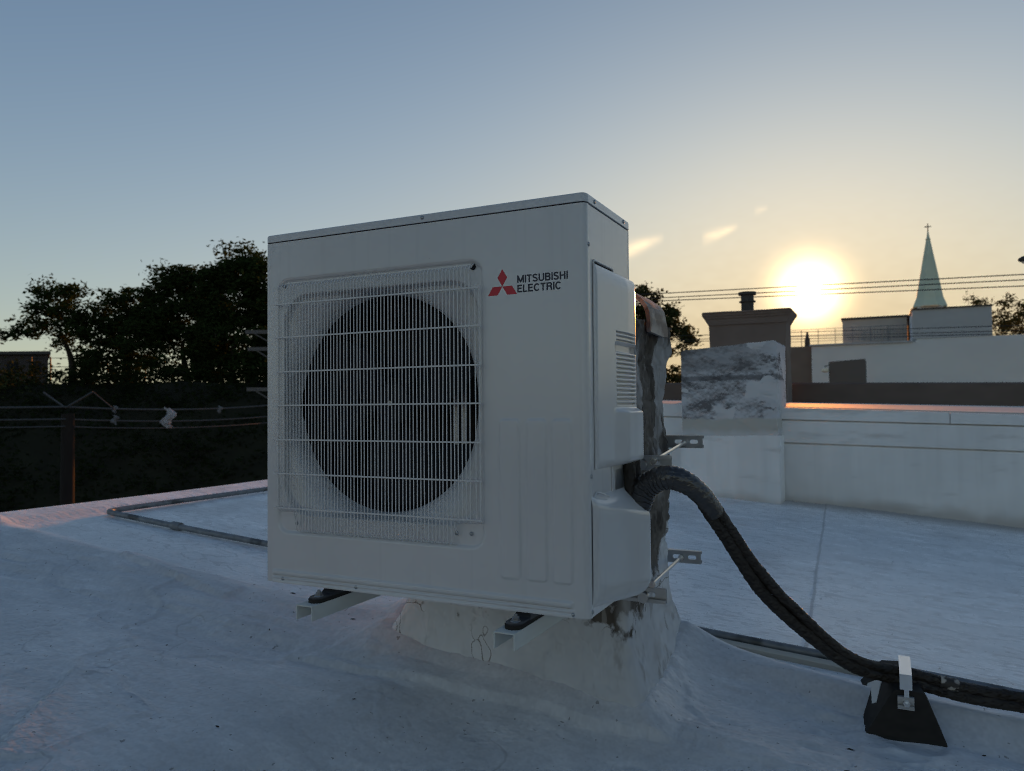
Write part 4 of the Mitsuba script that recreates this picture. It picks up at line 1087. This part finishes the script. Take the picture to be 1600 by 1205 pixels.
czs = (E_ + 1.0) * ss(16.5, 27.6, cy) * (0.15 + 0.85 * ss(-1.5, -5.0, cx))
tall = np.where(cy > 26.2, rg.uniform(0, 1, nc) ** 2.2 * 1.25 * meshkit.noise(np.stack([cx * 0.7, 0 * cx, 0 * cx], -1), 3) * 1.6, 0)
pts = np.repeat(np.stack([cx, cy, czs + 0.05 + tall], -1), 34, 0) + rg.standard_normal((nc * 34, 3)) * [0.30, 0.30, 0.16]
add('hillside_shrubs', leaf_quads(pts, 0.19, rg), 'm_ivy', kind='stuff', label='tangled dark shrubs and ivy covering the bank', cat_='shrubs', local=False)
rg = np.random.default_rng(34)
pts = np.array([-18.2, 26.3, E_ + 0.55]) + rg.standard_normal((2600, 3)) * [0.75, 0.5, 0.42]
add('shrub__leaves', leaf_quads(pts, 0.17, rg), 'm_leaf2', local=False)
tag('shrub', 'yellowish green shrub at the left edge below the flat roofed building', 'shrub')
add('shrub__stem', cat([tube([(-18.2, 26.5, E_ - 0.6), (-18.2 + a, 26.4, E_ + 0.8)], [0.05, 0.01], 6) for a in (-0.4, 0.0, 0.45)]), 'm_bark', local=False)

tag('flat_roofed_house', 'brown flat roofed house at the far left edge above the bank', 'building')
add('flat_roofed_house__wall', hexa([(x, y, z) for (x, y) in ((-36, 40), (-24.45, 40), (-40, 47), (-29.0, 47)) for z in (0, E_ + 3.0)]), 'm_housewall', local=False)
add('flat_roofed_house__roof', hexa([(x, y, z) for (x, y) in ((-36, 39.8), (-24.2, 39.8), (-40, 47.2), (-28.9, 47.2)) for z in (E_ + 3.002, E_ + 3.16)]), 'm_darkmetal', local=False)
for x_ in (-26.6, -25.4):
    add('flat_roofed_house__window', box(x_, x_ + 0.55, 39.94, 39.998, E_ + 2.0, E_ + 2.6), 'm_hole', local=False)
tag('crest_fence', 'thin post and wire fence along the crest between house and trees', 'fence')
for x_ in np.arange(-19.0, -13.2, 0.75):
    add('crest_fence__post', tube([(x_, 30, E_ + 0.8), (x_, 30, E_ + 2.15)], 0.03, 6), 'm_darkmetal', local=False)
for z_ in (1.35, 1.75, 2.1):
    add('crest_fence__wire', tube([(-19.2, 30, E_ + z_), (-13.2, 30, E_ + z_)], 0.012, 5), 'm_darkmetal', local=False)

# poles and wires on the left
tag('utility_pole', 'dark wooden pole in front of the bank with wires meeting at its top', 'utility pole')
add('utility_pole__post', tube([(-8.48, 14.5, 0), (-8.48, 14.5, E_ - 0.05)], [0.16, 0.115], 12), 'm_polewood', smooth=50, local=False)
for dx, dz in ((-0.42, 0.30), (0.52, 0.30)):
    add('utility_pole__brace', tube([(-8.48, 14.42, E_ + 0.06), (-8.48 + dx, 14.42, E_ + 0.06 + dz)], 0.018, 6), 'm_cabledim', local=False)
add('utility_pole__brace', tube([(-7.96, 14.42, E_ + 0.36), (-7.55, 14.42, E_ + 0.02)], 0.012, 6), 'm_cable', local=False)
tag('utility_pole_001', 'utility pole behind the unit with pale crossarms showing past its left edge', 'utility pole')
add('utility_pole_001__post', tube([(-6.45, 21, 0), (-6.45, 21, E_ + 3.0)], [0.17, 0.11], 12), 'm_polewood', smooth=50, local=False)
for z_, xl in ((2.13, -7.32), (1.66, -7.25), (0.55, -7.28)):
    add('utility_pole_001__crossarm', box(xl, -5.6, 20.82, 20.90, E_ + z_ - 0.05, E_ + z_ + 0.05), 'm_armwood', local=False)
    add('utility_pole_001__arm_brace', tube([(xl + 0.25, 20.84, E_ + z_ - 0.05), (-6.5, 20.9, E_ + z_ - 0.38)], 0.02, 6), 'm_armwood', local=False)
for (za, zb_), w, r in (((0.11, 0.13), 'highest', 0.022), ((-0.12, -0.17), 'middle', 0.018), ((-0.26, -0.34), 'lowest', 0.014)):
    k0 = 2.4
    a = np.array([-9.27 - 2.9 * k0, 12.5 - 8.5 * k0 * 0.0, E_ + za + 0.1])
    p = np.vstack([sag(a, (-8.48, 14.35, E_ + za - 0.03), 0.05, 10), sag((-8.48, 14.35, E_ + za - 0.03), (-6.45, 20.86, E_ + zb_), 0.09, 20)[1:]])
    add('overhead_cable', tube(p, r, 6), 'm_cabledim', smooth=60, local=False, label=f'{w} of the grey cables strung in front of the dark bank', cat_='cable', group='cables in front of the bank')


def rag(c, h, seed):
    m = trimesh.creation.icosphere(subdivisions=4)
    p = np.asarray(m.vertices)
    n = meshkit.fbm(p * 2.2 + seed, 4, 95)
    n2 = meshkit.fbm(p * 6 + seed, 3, 96)
    q = p * (0.25 + 1.0 * n[:, None]) * (0.6 + 0.8 * n2[:, None])
    q = q * [h * 0.36, h * 0.22, h * 0.62]
    q[:, 0] += 0.18 * h * np.sin(q[:, 2] / h * 7)
    return trimesh.Trimesh(q + np.asarray(c), m.faces, process=False)


add('plastic_rag', rag((-7.42, 16.4, E_ - 0.17), 0.38, 3), 'm_rag', smooth=40, local=False, label='pale torn plastic bag hanging from the highest cable', cat_='plastic bag')
for c, h, s, lb in (((-8.0, 15.3, E_ + 0.03), 0.14, 5, 'small pale cable tie on the cables just right of the wooden pole'), ((-8.0, 15.3, E_ - 0.18), 0.17, 6, 'grey splice lump low on the cables right of the wooden pole'), ((-7.0, 18.2, E_ + 0.0), 0.16, 8, 'grey splice lump on the cable right of the plastic bag')):
    add('cable_splice', rag(c, h, s), 'm_cablegrey', smooth=40, local=False, label=lb, cat_='cable splice')
